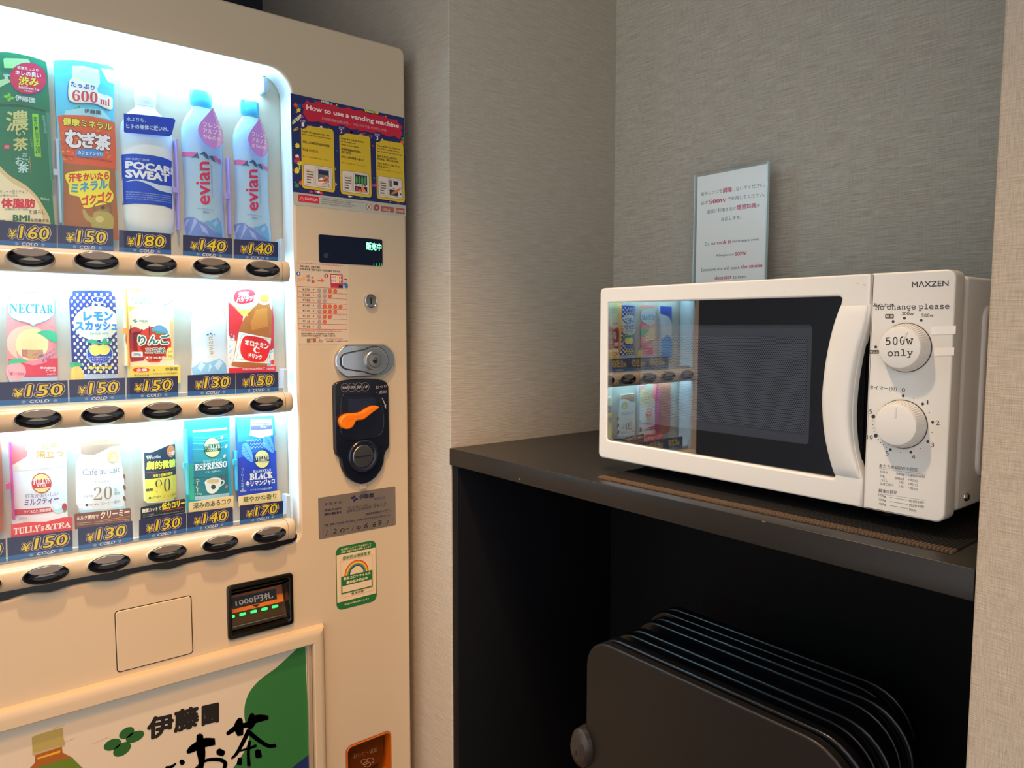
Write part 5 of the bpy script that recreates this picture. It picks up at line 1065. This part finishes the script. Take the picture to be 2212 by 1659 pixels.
for t, x, y, x2, h in (('Insert the amount for the', 360, 730, 765, 30), ('item you want to purchase.', 362, 775, 790, 30), ('请投入您要购买的商品的金额。', 368, 890, 775, 38), ('현금을 준비합니다.', 368, 1005, 605, 38), ('購入したい商品の金額を確認してください。', 370, 1098, 770, 20),
                       ('Press the below button', 938, 835, 1285, 28), ('of the item you', 938, 882, 1160, 28), ('want to purchase', 940, 928, 1198, 28), ('要选择您要购买的商品、', 945, 998, 1245, 34), ('按下按钮。', 945, 1040, 1095, 34), ('원하는 상품 버튼을 누릅니다.', 945, 1110, 1285, 34), ('購入したい商品のボタンを押してください。', 948, 1192, 1330, 20),
                       ('Take out the item from the', 1475, 942, 1815, 26), ('slot of the vending machine,', 1478, 985, 1825, 26), ('and do not forget your change.', 1480, 1028, 1855, 26), ('商品从取货口取出后、', 1480, 1098, 1780, 32), ('取出商品、请勿忘取走零钱。', 1480, 1140, 1808, 32), ('자판기 아래에서 상품을 꺼내고', 1482, 1208, 1818, 30), ('잔돈을 챙깁니다.', 1482, 1250, 1665, 30), ('取り出し口から商品を取り、おつりもお忘れなく', 1485, 1290, 1840, 18)):
    P.text(t, (x, y), (x2, y+(x2-x)*.2*.85), h, BKK, .025 if h > 24 else 0, L=9)
o, P = sticker('caution_strip', 'pale strip with a red CAUTION box under the poster', [Q(C2, 222, 240), Q(C2, 1908, 445), Q(C2, 1915, 605), Q(C2, 240, 430)], 'AFB2AA')
P.z = C2; P.poly([(300, 275), (612, 312), (617, 418), (303, 380)], 'C8243C', 1); P.text('CAUTION', (402, 358), (590, 382), 38, 'EBC8CC', .03, L=3)
P.line([(322, 358), (358, 305), (392, 368)], 5, 'EBC8CC', 2, True); P.line([(358, 325), (358, 350)], 5, 'EBC8CC', 2)
for i, (t, x2) in enumerate((('For your safety, never sit on, climb, shake or put things in the vending machine, otherwise injury may result', 1290), ('严禁摇晃自动售货机、在自动售货机上放置物品、以防发生危险。', 1090), ('자동 판매기를 흔들거나 기대거나 올라타지 마십시오. 다칠 수 있습니다.', 1170), ('자동판매기에 이물질을 넣지 마십시오. 고장의 원인이 됩니다', 1100))): P.text(t, (652, 330+i*30), (x2, 330+i*30+(x2-652)*.13), 15+(i > 0)*5, '5A5A5A', L=3)
P.ell(1360, 465, 42, 48, '6A5A5A', 1); P.ell(1360, 465, 35, 40, 'CFCac4'.upper(), 2); P.poly([(1350, 440), (1372, 442), (1376, 490), (1346, 488)], 'B0483E', 3); P.ell(1472, 475, 44, 50, '9A5040', 1); P.poly([(1458, 470), (1486, 462), (1482, 492), (1460, 490)], 'D8B8A0', 3)
P.poly([(1540, 448), (1730, 470), (1732, 552), (1543, 530)], 'A0584A', 1); P.text('500ml', (1562, 520), (1670, 532), 42, 'D8B8A8', .02, L=3); P.poly([(1758, 475), (1890, 490), (1895, 575), (1762, 555)], 'A0584A', 1); P.text('10MIN', (1770, 540), (1885, 556), 42, 'D8B8A8', .02, L=3)
# coin guide
PAPER = mat('clear_film_sticker', 'CDBDA8', .3)
o, P = sticker('coin_guide_sticker', 'thin sticker with a red table of prices and coins', [Q(C3, 150, 15), Q(C3, 1045, 85), Q(C3, 1062, 1445), Q(C3, 188, 1448)], PAPER, w=.0002)
P.z = C3; RR = 'C4402E'
P.text('Insert coin first and then press the button.', (178, 72), (968, 130), 28, 'C8483E', .01, L=2)
P.text('先投入硬币、后按下按钮', (218, 132), (560, 158), 34, BKK, .02, L=2); P.text('먼저 동전을 넣은 다음에 버튼을 눌러 주십시오.', (220, 182), (915, 228), 36, BKK, .02, L=2)
P.ell(194, 245, 35, 35, '2456A4', 1); P.text('1', (186, 266), (203, 266), 38, 'E8E0D8', .03, L=2); P.ell(667, 284, 35, 35, 'B0304A', 1); P.text('2', (655, 304), (680, 304), 38, 'E8E0D8', .03, L=2)
P.poly([(230, 340), (250, 310), (300, 300), (320, 290), (312, 350), (270, 365), (240, 360)], 'E8A070', 1); P.ell(205, 352, 32, 30, 'D88A6A', 1); P.ell(205, 352, 24, 22, 'CDBDA8', 2); P.line([(185, 352), (225, 352)], 8, '3A5A8A', 3)
for x, y, r, cc in ((360, 290, 34, '9A8A86'), (432, 315, 24, '9A8A86'), (368, 358, 34, '9A8A86'), (442, 380, 29, 'C4502E')): P.ell(x, y, r, r*.82, cc, 1)
P.poly([(518, 348), (585, 352), (585, 325), (635, 362), (590, 400), (588, 378), (520, 370)], 'E0603A', 1)
P.poly([(735, 250), (948, 262), (955, 495), (745, 485)], 'B42E48', 1); P.poly([(750, 268), (935, 278), (940, 412), (755, 405)], 'E6D6C8', 2)
for j in range(2):
    for i, cc in enumerate(('3A7A4A', 'C0303A', '2E8FC4', 'E0C83A', 'D86A5A', '2A6A8A')): P.ell(768+i*31, 305+i*2+j*66, 10, 24, cc, 3, n=10); P.poly([(756+i*31, 335+j*66), (780+i*31, 336+j*66), (780+i*31, 342+j*66), (756+i*31, 341+j*66)], 'E0703A', 3)
P.poly([(878, 440), (945, 445), (948, 490), (882, 486)], '1E2A4A', 3)
P.ell(998, 362, 28, 32, 'E8A888', 3); P.poly([(965, 345), (985, 335), (1020, 340), (1030, 365), (1000, 350)], '2A2A30', 4); P.poly([(975, 405), (1015, 400), (1040, 440), (1035, 490), (985, 492), (978, 440), (945, 428), (960, 415)], '2474B8', 3)
y0, y1 = 460, 1190
P.line([(178, 460), (1025, 510), (1022, 1200), (192, 1190)], 6, RR, 2, True)
def ty(i, x): a = 460+(1190-460)*i/8; b = 510+(1200-510)*i/8; return a+(b-a)*(x-178)/847
for i in range(1, 8): P.line([(180, ty(i, 180)), (1023, ty(i, 1023))], 5, RR, 2)
for i, (t, cn_) in enumerate(((170, 'ggrr'), (160, 'ggr'), (150, 'gg'), (140, 'grrrr'), (130, 'grrr'), (120, 'grr'), (110, 'gr'), (100, 'g'))):
    y = ty(i+.5, 320); P.text('¥'+str(t), (262+i, y+18), (386+i, y+24), 38, '4A3A34', .01, L=3); P.poly([(440, y-12), (462, y+5), (440, y+20)], '2A2420', 3)
    for j, ch in enumerate(cn_):
        x = 550+j*90; yy = ty(i+.5, x)+4; P.ell(x, yy, 33, 33, '9C8F8C' if ch == 'g' else 'D0502E', 3, n=18); P.ell(x, yy, 20, 20, 'A99D99' if ch == 'g' else 'DA6A48', 4, n=14)
P.text('You can also use 1,000 yen bills and 500 yen coins.', (240, 1235), (925, 1246), 26, 'C8483E', .01, L=2); P.text('您还可以使用 1,000 日元纸币和 500 日元硬币。', (242, 1285), (810, 1288), 28, BKK, .03, L=2); P.text('1,000엔 지폐와 500엔 주화도 사용할 수 있습니다.', (245, 1320), (830, 1322), 28, BKK, .03, L=2)
P.poly([(335, 1355), (495, 1350), (490, 1415), (338, 1425)], '7A6F68', 1); P.poly([(395, 1365), (450, 1360), (445, 1420), (398, 1420)], 'E0985A', 2); P.line(ell(512, 1370, 48, 42, 18), 5, RR, 3, True); P.poly([(540, 1385), (612, 1375), (608, 1420), (545, 1420)], 'A8988A', 1)
P.text("Don't forget your change", (640, 1370), (945, 1368), 20, 'C8483E', .02, L=2); P.text('请勿忘记找零', (670, 1408), (790, 1404), 16, BKK, .03, L=2); P.text('거스름돈을 꼭 챙기세요', (818, 1406), (1040, 1402), 16, BKK, .02, L=2)
# price display
z = C2
dl = [Q(z, 604, 865), Q(z, 1556, 955), Q(z, 1566, 1358), Q(z, 616, 1283)]
du0, du1, dz0, dz1 = (dl[0][0]+dl[3][0])/2, (dl[1][0]+dl[2][0])/2, (dl[2][1]+dl[3][1])/2, (dl[0][1]+dl[1][1])/2
ds = G().plate([rr(du0, dz0, du1, dz1, .0035)], 0, .0012, .0006, mat('navy_glass', '101A33', .12), VF).build('display_screen', vm, label='dark display screen with green glowing characters')
GLOW = mat('green_led', '9CFFC8', .5, emit=[.12, 1, .3], es=5); GLOW2 = mat('green_led_dim', '2CA05A', .5, emit=[.03, .7, .15], es=.5)
P = Print(vp, VF, 'led_characters', ds, base=.0013); P.z = z
P.text('販売中', (1318, 1102), (1540, 1122), 112, GLOW, .02, L=1)
for x in (1430, 1470, 1515, 1545): P.line([(x, 1310), (x-3, 1345)], 10, GLOW2, 1)
P.ell(716, 1188, 36, 40, '232E46', 0)
# round key lock
def vf_at(u, v, w0=0): return lambda a, b, w: Vector((XF+w0+w, u+a, v+b))
kc = Q(C3, 1412, 712); r_ = abs(Q(C3, 1520, 712)[0]-Q(C3, 1302, 712)[0])/2
kl = G().lathe([(r_, 0), (r_, .0035), (r_*.93, .0055), (r_*.86, .0058), (r_*.82, .0045), (0, .0045)], CHROME, vf_at(*kc), 40).build('key_lock', vm)
G().plate([rr(-.0011, -.0052, .0011, .0052, .0008)], .0044, .0049, 0, BLK, vf_at(*kc)).build('keyhole', kl, smooth=0)
# T-handle lock plate
z = C4
pl = [Q(z, x, y) for x, y in ((505, 390), (1525, 390), (1010, 105), (1000, 680))]
lu0, lu1, lz1, lz0 = Q(z, 503, 390, .006)[0], Q(z, 1528, 380, .006)[0], Q(z, 1000, 104, .006)[1], Q(z, 1050, 668, .006)[1]
lm_, lh = (lz0+lz1)/2, (lz1-lz0)/2; cutw = .016
pts = []
R_ = lh*1.35
for sgn, uu in ((1, lu1), (-1, lu0)):
    a_ = [(uu-sgn*cutw*(1-math.cos(t))*2.6, lm_+sgn*lh*math.sin(t)*-1) for t in [math.radians(-62+124*i/14) for i in range(15)]]
    pts += a_[::-1]
pts = [(u, max(lm_-lh, min(lm_+lh, v*1.0+(v-lm_)*.12))) for u, v in pts]
hp = G().plate([pts], 0, .0075, .0022, CHROME, VF).build('lock_plate', vm)
rc = Q(z, 1170, 385, .008); rs = abs(Q(z, 1420, 385, .008)[0]-rc[0])
al = math.asin(.78*lh/2/rs*1.18) if .78*lh/2/rs*1.18 < 1 else .6
hh = lh*.52
key = [(rc[0]+rs*math.cos(t), rc[1]+rs*.88*math.sin(t)) for t in [(-PI+.95)+(2*PI-1.9)*i/26 for i in range(27)]]
xl_ = Q(z, 590, 390, .008)[0]
key += [(xl_+.012, rc[1]+hh), (xl_+.004, rc[1]+hh*.8), (xl_, rc[1]+hh*.4), (xl_, rc[1]-hh*.4), (xl_+.004, rc[1]-hh*.8), (xl_+.012, rc[1]-hh)]
G().plate([key], .0068, .0076, 0, mat('dark_line', '2A2A2E', .5), VF).build('handle_gap', hp, smooth=0)
ky = [(rc[0]+(u-rc[0])*.955, rc[1]+(v-rc[1])*.95) for u, v in key]
th = G().plate([ky], .0068, .0092, .0012, CHROME, VF).build('turn_handle', hp)
cyl = Q(z, 1175, 385, .012); rcy = abs(Q(z, 1325, 385, .012)[0]-Q(z, 1018, 385, .012)[0])/2
G().lathe([(rcy, .0), (rcy, .004), (rcy*.92, .0052), (rcy*.72, .0052), (rcy*.7, .0046), (rcy*.68, .0046), (rcy*.64, .0062), (rcy*.3, .0064), (rcy*.26, .003), (0, .003)], STEEL, vf_at(*cyl, .0088), 40).build('lock_cylinder', hp)
G().plate([rr(-.0016, -.004, .0030, .001, .0008)], .0060, .0068, 0, BLK, vf_at(*cyl, .0088)).build('keyhole', hp, smooth=0)
# coin mechanism panel
PN = [(470, 860), (478, 810), (520, 765), (600, 735), (780, 705), (1000, 695), (1200, 700), (1320, 722), (1380, 765), (1405, 830)]
zA = lambda x, y, w=.004: Q(C4, x, y, w); zB = lambda x, y, w=.004: Q(C5, x, y, w)
pts = [zA(*p) for p in PN]+[zB(1418, 300), zB(1420, 480), zB(1400, 540), zB(1360, 590), zB(1335, 660), zB(1325, 780), zB(1280, 900), zB(1190, 1030), zB(1085, 1110), zB(1000, 1140), zB(930, 1148), zB(820, 1115), zB(700, 1030), zB(625, 900), zB(595, 790), zB(590, 720), zB(565, 690), zB(510, 640), zB(490, 560), zB(485, 300)]
cp = G().plate([pts], 0, .0075, .0022, NAVY, VF).build('coin_panel', vm, label='navy coin panel with an orange return lever')
# recessed lever bay: a raised rim with a darker floor
bay = crv([zA(600, 990), zA(760, 950), zA(1150, 950), zA(1240, 1010), zA(1310, 1200), zA(1335, 1400), zB(1310, 250), zB(1180, 350), zB(720, 400), zB(620, 340), zB(580, 240), zA(575, 1300)], 4, True)
bi = [((p[0]-.5766)*.93+.5766, p[1]) for p in bay]
cu, cz_ = sum(p[0] for p in bay)/len(bay), sum(p[1] for p in bay)/len(bay)
bi = [(cu+(u-cu)*.93, cz_+(v-cz_)*.95) for u, v in bay]
G().plate([bay, bi], .006, .0088, .0008, NAVY, VF).build('bay_rim', cp)
G().plate([bi], .0070, .0077, 0, mat('navy_floor', '0A1226', .35), VF).build('bay_floor', cp, smooth=0)
lb = [zA(715, 1040), zA(1165, 1030), zA(1180, 1180), zA(1120, 1260), zA(715, 1290)]
G().plate([lb], .0075, .0083, .0004, mat('navy_panel', '16223A', .3), VF).build('coin_chute', cp)
wv = .016
lev = crv([Q(C4, 590, 1440, wv), Q(C4, 600, 1385, wv), Q(C4, 650, 1325, wv), Q(C4, 730, 1298, wv), Q(C4, 850, 1288, wv), Q(C4, 950, 1270, wv), Q(C4, 1040, 1215, wv), Q(C4, 1130, 1170, wv), Q(C4, 1190, 1158, wv), Q(C4, 1248, 1172, wv), Q(C4, 1245, 1200, wv), Q(C4, 1150, 1270, wv), Q(C4, 1050, 1350, wv), Q(C4, 985, 1395, wv), Q(C4, 900, 1408, wv), Q(C4, 855, 1430, wv), Q(C4, 825, 1490, wv), Q(C4, 780, 1540, wv), Q(C4, 700, 1558, wv), Q(C4, 625, 1530, wv)], 3, True)
lv = G().plate([lev], .0075, .018, .0025, mat('orange_plastic', 'EE7A0A', .3), VF).build('return_lever', cp)
g = G()
for x, y in [(725+i*22, 1340) for i in range(2)]+[(725, 1365), (725, 1392), (790, 1390), (770, 1392), (748, 1392), (840, 1335), (870, 1330), (910, 1335), (940, 1332), (885, 1380), (930, 1378)]+[(1050+i*28, 1212-i*11) for i in range(6)]:
    p = Q(C4, x, y, .018); g.lathe([(.0007, 0), (.0006, .0004), (0, .0007)], mat('orange_plastic', 'EE7A0A', .3), vf_at(*p, .018), 8)
g.build('braille_dots', lv)['kind'] = 'stuff'
P = Print(lambda x, y: vp(x, y, .0075), VF, 'coin_panel_lettering', cp, base=.0076); P.z = C4
SV = 'A9A3A8'
for x, t, x2 in ((670, '500', 50), (788, '100', 48), (907, '50', 38), (1020, '10', 34)): P.line(ell(x, 848-(x-670)*.04, 64, 74, 28), 4, SV, 1, True); P.text(t, (x-x2, 872-(x-670)*.04), (x+x2, 868-(x-670)*.04), 44, SV, .03, .25, L=1)
P.text('おつり', (1195, 868), (1380, 850), 52, SV, L=1); P.text('・返却', (1205, 955), (1380, 945), 54, SV, L=1)
P.poly([(1298, 1020), (1315, 1022), (1362, 1135), (1375, 1125), (1372, 1212), (1345, 1165), (1352, 1150)], 'A9A3A8', 1)
sc0 = zB(985, 670, .008); rsl = abs(zB(1205, 670)[0]-zB(705, 670)[0])/2
G().lathe([(rsl, 0), (rsl, .003), (rsl*.94, .0045), (rsl*.80, .0045), (rsl*.72, .003), (rsl*.7, .001)], mat('navy_ring', '1C2236', .2), vf_at(*sc0, .0072), 40).build('slot_ring', cp)
sl_ = G().lathe([(rsl*.70, 0), (rsl*.70, .003), (rsl*.67, .0036), (0, .0036)], STEEL, vf_at(sc0[0]-.001, sc0[1], .0074), 40).build('coin_slot_disc', cp)
G().plate([rr(-.0155, -.0014, .0145, .0014, .0012)], .0034, .0040, 0, mat('slot_black', '050608', .6), vf_at(sc0[0]-.001, sc0[1]-.0002, .0074)).build('coin_slot', sl_, smooth=0)
dn = [zB(945, 1055), zB(1045, 1050), zB(1040, 1225), zB(935, 1240)]
G().plate([dn], .0, .0045, .0006, mat('clear_drain', 'B8A890', .2), VF).build('drain_spout', cp)
# name plate
q = [Q(C6, 155, 190), Q(C6, 1075, 62), Q(C6, 1073, 525), Q(C6, 153, 690)]
u0, u1, v0, v1 = (q[0][0]+q[3][0])/2, (q[1][0]+q[2][0])/2, (q[2][1]+q[3][1])/2, (q[0][1]+q[1][1])/2
o, P = sticker('name_plate', 'grey metallic plate with contact details and a handwritten number', rr(u0, v0, u1, v1, .0022), mat('silver_sticker', '8F857E', .35, .5))
P.z = C6; NV = '1C2644'
clover(P, 582, 203, 40, NV, 1.0); P.text('伊藤園', (640, 212), (808, 188), 52, NV, .03, L=2); P.text('飯田支店', (818, 222), (950, 202), 28, '4A4448', L=2)
P.text('管 理 者 名', (222, 290), (425, 262), 32, '3A3438', L=2); P.text('連絡先住所', (222, 360), (428, 334), 30, '2A2840', .01, L=2); P.text('連絡先電話番号', (222, 410), (425, 380), 30, '2A2840', .03, L=2)
P.text('足立区小台１-２-７２', (498, 335), (960, 262), 32, '4A4448', L=2); P.text('(03)5969-7917', (498, 382), (958, 300), 42, '3E3A40', .01, L=2)
P.text('故障専用連絡ステッカー', (725, 402), (990, 352), 22, '2A2840', .02, L=2); P.line([(690, 385), (1000, 335), (1028, 345), (1015, 362), (700, 412)], 2.5, '5A5458', 1)
P.text('故障・苦情によるお問い合せの節は、お手数ですが下記の番号をお知らせ下さい。', (222, 538), (1026, 408), 26, '2A2840', .01, L=2)
for i in range(9):
    a = 215+i*90+(25 if i > 2 else 0); b_ = a+80; s0 = lambda x: 550-(x-215)*.155
    P.line([(a, s0(a)), (b_, s0(b_)), (b_, s0(b_)+95), (a, s0(a)+108)], 2.5, '6A625E', 1, True)
for ch, x, x2, y, h in (('1', 235, 262, 655, 66), ('2', 322, 372, 620, 54), ('0', 412, 465, 610, 52), ('-', 485, 512, 568, 7), ('1', 548, 572, 588, 50), ('0', 615, 658, 574, 44), ('6', 700, 742, 562, 70), ('6', 800, 838, 545, 60), ('9', 868, 908, 530, 68), ('1', 962, 995, 518, 60)): P.text(ch if ch != '1' else '/', (x, y), (x2, y-3), h, '1E1A1C', .0, .15, L=3)
# rainbow sticker
q = [Q(C6, 360, 800), Q(C6, 845, 720), Q(C6, 845, 1395), Q(C6, 368, 1515)]
u0, u1 = (q[0][0]+q[3][0])/2, (q[1][0]+q[2][0])/2; v1 = (Q(C6, 420, 783)[1]+Q(C6, 780, 704)[1])/2; v0 = (Q(C6, 430, 1527)[1]+Q(C6, 800, 1440)[1])/2
GRN = '1E6B34'
o, P = sticker('rainbow_sticker', 'white and green sticker with a rainbow arch', rr(u0, v0, u1, v1, .011, 8), GRN)
b0 = P.base; uv = lambda x, y: (u0+(u1-u0)*x, v0+(v1-v0)*y)
P.pre = uv; P.up = True
P.rect(.018, .125, .982, .875, 'DCC7A8', L=1)
for i, cc in enumerate(('C8452A', 'E0842A', 'E8C43A', '5A9A3A', '4A7A98', '1E2A52')):
    r = .30-i*.022; a_ = [(.5+r*math.cos(t), .52+r*.73*math.sin(t)) for t in [PI*j/20 for j in range(21)]]; P.poly(a_, cc, 2+i)
P.poly([(.5+.168*math.cos(t), .52+.168*.73*math.sin(t)) for t in [PI*j/20 for j in range(21)]], 'DCC7A8', 9)
P.line([(.11, .19), (.9, .19), (.9, .775), (.11, .775)], .004, 'C89A6A', 10, True)
P.rect(.115, .25, .89, .525, GRN, L=10); P.rect(.14, .268, .865, .372, 'DCC7A8', L=11)
P.text('感染防止徹底宣言', (.16, .79), (.85, .79), .05, '2E7A3E', .02, L=11); P.text('新型コロナウイルス', (.17, .462), (.84, .462), .045, 'EBDCC0', .03, L=12)
P.text('感染拡大防止中', (.24, .392), (.77, .392), .045, 'EBDCC0', .03, L=13)
P.text('東京都', (.45, .205), (.66, .205), .03, '4A4438', .02, L=12); P.ell(.39, .22, .03, .014, GRN, 12)
P.text('東京都はこのマークを掲示した', (.13, .935), (.87, .935), .032, 'D8CBA8', .02, L=2); P.text('店舗・施設の対策を推奨しています', (.13, .892), (.87, .892), .032, 'D8CBA8', .02, L=2); P.text('東京都の対策を応援しています', (.19, .055), (.80, .055), .028, 'D8CBA8', .02, L=2)
# ---- bill acceptor
ba = G()
wd = -.03
bf = [rr(bx0, bz0+.004, bx1, bz1+.0015, .0055), rr(bx0+.0065, bz0+.012, bx1-.0065, bz1-.005, .004)]
bo = G().plate(bf, -.035, .0045, .002, mat('gloss_black', '0B0A0A', .12), VF).build('bill_acceptor', vm, label='black banknote slot lettered for 1000 yen bills')
i0, i1, j0, j1 = bx0+.0065, bx1-.0065, bz0+.012, bz1-.005
G().box((XF-.037, bx0+.004, bz0+.006), (XF-.035, bx1-.004, bz1), mat('hollow_shade', '030304', .7, spec=.1)).build('rear_plate', bo, smooth=0)  # near-black plate stands for the shade deep in the slot
H = j1-j0; Wd = i1-i0
# sloping smoked guide plate: leans in from top to bottom
def sl(u, v, w=0):                                              # v 0 bottom, 1 top of the opening
    x = -.034+.030*(1-v)*.85; return VF(i0+Wd*u, j0+H*v, x+w)
SMK = mat('smoked_plate', '3A2C16', .25)
g = G(); g.add([sl(.0, .02), sl(1, .02), sl(1, .72), sl(0, .72)], [(0, 1, 2, 3)], SMK); g.build('bill_guide', bo, smooth=0)
f = lambda u, v, w: sl(u, v, w)
P = Print(lambda x, y: (x, y), f, 'bill_guide_print', bo, base=.0006); P.up = True
P.rect(.02, .36, .98, .72, '8A4A1C', L=0); P.rect(.02, .36, .98, .53, 'DE7A14', L=1); P.rect(.08, .44, .87, .665, '23262E', L=2)
P.text('1000円札', (.15, .485), (.80, .485), .13, 'C9C0B4', .03, L=4); P.poly([(.42, .43), (.56, .43), (.49, .365)], '23262E', 3)
LEDG = mat('green_guide_led', '2ADC60', .4, emit=[.02, 1, .10], es=2.6)
g = G()
for i in range(6):
    u = .05+i*.19; vs = rr(u-.055 if i < 5 else u-.0, .275, u+.055 if i < 5 else u+.04, .33, .02, 3)
    g.add([f(a, b, .002) for a, b in vs], [tuple(range(len(vs)))], LEDG)
g.build('guide_lights', bo, smooth=0)
G().tube([sl(.04, .10, .004), sl(.96, .10, .004)], H*.016, STEEL, 8).build('guide_bar', bo); G().tube([sl(0, .80, .004), sl(1, .80, .004)], H*.02, mat('bronze_bar', '4A3A1E', .3, .6), 8).build('guide_bar', bo)
# ---- poster frame below
FZ = vp(693, 1351)[1]; FB = vp(0, 1535)[1]
ztop = (vp(0, 1529)[1]+vp(682, 1351)[1])/2
zb_ = zc(1020, 625); zin = (vp(0, 1571)[1]+zc(975, 680)[1])/2
uo, ui = zc(1076, 900)[0], zc(985, 900)[0]
zlo = CH-1.02
def barprof(k):  # rounded moulding cross-section 0..1 -> (offset across, height)
    return [(0, 0), (.02, .005), (.10, .0105), (.22, .0125), (.5, .0130), (.95, .0130), (1, .0118), (1, -.001)][k]
tw, sw = ztop-zin, uo-ui
g = G(); vs = []; 
for u in (UL+.012, uo): 
    for k in range(8): a, w = barprof(k); vs.append(VF(u-(a*tw*.0 if u < 0 else a*sw), ztop-a*tw, w))
g.add(vs, [(k, k+1, 8+k+1, 8+k) for k in range(7)], IVORY)
g.build('frame_top', vm)
g = G(); vs = []
for v in (zlo, ztop):
    for k in range(8): a, w = barprof(k); vs.append(VF(uo-a*sw, v-(a*tw if v == ztop else 0), w))
g.add(vs, [(k, k+1, 8+k+1, 8+k) for k in range(7)], IVORY); g.build('frame_side', vm)
G().plate([[(UL+.012, zlo), (ui, zlo), (ui, zin+.002), (UL+.012, zin+.002)]], 0, .0012, 0, mat('poster_white', 'CFC4B2', .3), VF).build('advert_panel', vm, smooth=0)
G().box((XF+.0005, ui-.0085, zlo), (XF+.006, ui-.0015, zin-.002), mat('alu_strip', 'B3A28C', .3, .4), ch=.001).build('frame_strip', vm)
ap = bpy.data.objects['advert_panel']
P = Print(vp, VF, 'advert_print', ap, base=.0013)
P.z = (400, 1200, 3.614); GA, GD = '2E7A3C', '1F5A2A'
sw_ = crv([(895, 700), (800, 790), (700, 880), (590, 960), (515, 1040), (475, 1120), (460, 1200), (465, 1290), (500, 1370), (480, 1480), (420, 1590), (340, 1700), (200, 1900)], 4)
P.poly(sw_+[(960, 1900), (965, 1500), (935, 690)], '2A6E36', 1)
P.poly([(968, 1545), (850, 1640), (640, 1800), (640, 1900), (975, 1900)], '14285E', 2)
BR2 = '2E241E'
P.text('伊', (-285, 1362), (-180, 1330), 125, '1C1612', .05, L=4) if False else None
P.z = (0, 1359, 5.53)
for cx, cy, rx, ry, ro in ((1510, 1235, 100, 58, -.55), (1610, 1280, 118, 58, -.45), (1340, 1375, 110, 62, -.42), (1455, 1430, 120, 68, -.6)): P.ell(cx, cy, rx, ry, '1F5A22', 3, rot=ro)
P.text('伊', (1765, 1312), (2058, 1240), 245, '16110E', .05, L=5); P.text('藤', (2085, 1225), (2360, 1155), 245, '16110E', .05, L=5); P.text('園', (2415, 1140), (2600, 1095), 215, '16110E', .06, L=5)
P.z = (400, 1200, 3.614)
# brush strokes of the large lettering
def brush(pts, wds, c=BR2, L=6):
    p = crv(pts, 5); n = len(p)
    for i in range(n-1):
        t = i/(n-1)*(len(wds)-1); a = wds[int(t)]+(wds[min(int(t)+1, len(wds)-1)]-wds[int(t)])*(t-int(t)); P.line([p[i], p[i+1]], a, c, L); P.ell(*p[i], a/2, a/2, c, L, n=12)
brush([(330, 1385), (400, 1340), (500, 1310), (560, 1270), (640, 1262)], [26, 44, 36, 60, 26]); brush([(425, 1280), (415, 1330), (425, 1390)], [36, 70, 40]); brush([(520, 1240), (515, 1290), (500, 1340)], [30, 66, 30])
brush([(490, 1370), (450, 1450), (400, 1540), (360, 1580)], [36, 30, 24, 12]); brush([(490, 1370), (560, 1430), (640, 1480), (700, 1480)], [36, 34, 30, 28])
brush([(500, 1450), (490, 1530), (495, 1640)], [22, 26, 30]); brush([(430, 1520), (500, 1500), (550, 1480)], [14, 20, 22]); brush([(425, 1590), (420, 1620)], [36, 40]); brush([(565, 1530), (570, 1560)], [46, 52])
brush([(20, 1530), (60, 1500), (140, 1460), (215, 1450)], [24, 56, 70, 50]); brush([(112, 1410), (118, 1500), (125, 1600), (110, 1700)], [50, 70, 44, 30]); brush([(265, 1530), (290, 1540)], [52, 40]); brush([(60, 1680), (150, 1600), (260, 1590), (310, 1620), (290, 1680)], [16, 24, 30, 32, 20])
P.z = (0, 1359, 5.53); brush([(1990, 1650), (2040, 1640), (2095, 1600)], [40, 34, 14]); brush([(2165, 1575), (2175, 1590)], [50, 60])
# bottle on the advert
P.poly([(378, 1285), (430, 1262), (650, 1195), (745, 1172), (755, 1300), (775, 1360), (740, 1385), (420, 1490), (388, 1480)], 'A89A58', 3); P.poly([(378, 1480), (770, 1372), (772, 1385), (400, 1505)], 'B8A080', 4)
P.poly([(420, 1495), (735, 1390), (745, 1470), (860, 1530), (980, 1660), (1020, 1800), (200, 1800), (350, 1660), (415, 1590)], '9A5A1A', 3); P.poly([(440, 1530), (720, 1440), (715, 1470), (450, 1550)], 'DDA418', 4)
P.poly([(520, 1620), (850, 1525), (990, 1660), (1030, 1800), (250, 1800), (400, 1660)], '5E7A14', 5)
for a, b_ in (((640, 1185), (775, 1132)), ((1100, 1370), (1290, 1285)), ((780, 1340), (895, 1300))): P.line([a, b_], 3, 'B58A58', 2)
# ---- coin return
cb = G().plate([rr(coin_l-.0005, coin_t-.0855, coin_r+.0005, coin_t+.0005, .0105), rr(coin_l+.002, coin_t-.083, coin_r-.002, coin_t-.002, .009)], -.04, .0012, .001, mat('amber_plastic', 'B4560E', .2), VF).build('coin_return', vm, label='amber coin return tray cup')
G().box((XF-.045, coin_l, coin_t-.085), (XF-.041, coin_r, coin_t), mat('amber_dark', '6A300A', .4)).build('cup_back', cb, smooth=0)
fl_ = G().plate([rr(coin_l+.0025, coin_t-.06, coin_r-.008, coin_t-.004, .006)], -.016, -.013, .001, mat('smoked_amber', '5E2C0C', .15), VF).build('return_flap', cb)
P = Print(lambda x, y: vp(x, y, -.013), VF, 'flap_lettering', fl_, base=-.0128); P.z = (400, 1200, 3.614)
P.text('おつり・返却', (1312, 1588), (1498, 1530), 34, '8A6A50', .01, L=1)
for x, y in ((1400, 1610), (1445, 1600), (1420, 1630)): P.line(ell(x, y, 28, 20, 18), 4, 'C8A080', 1, True)

flush_prints()
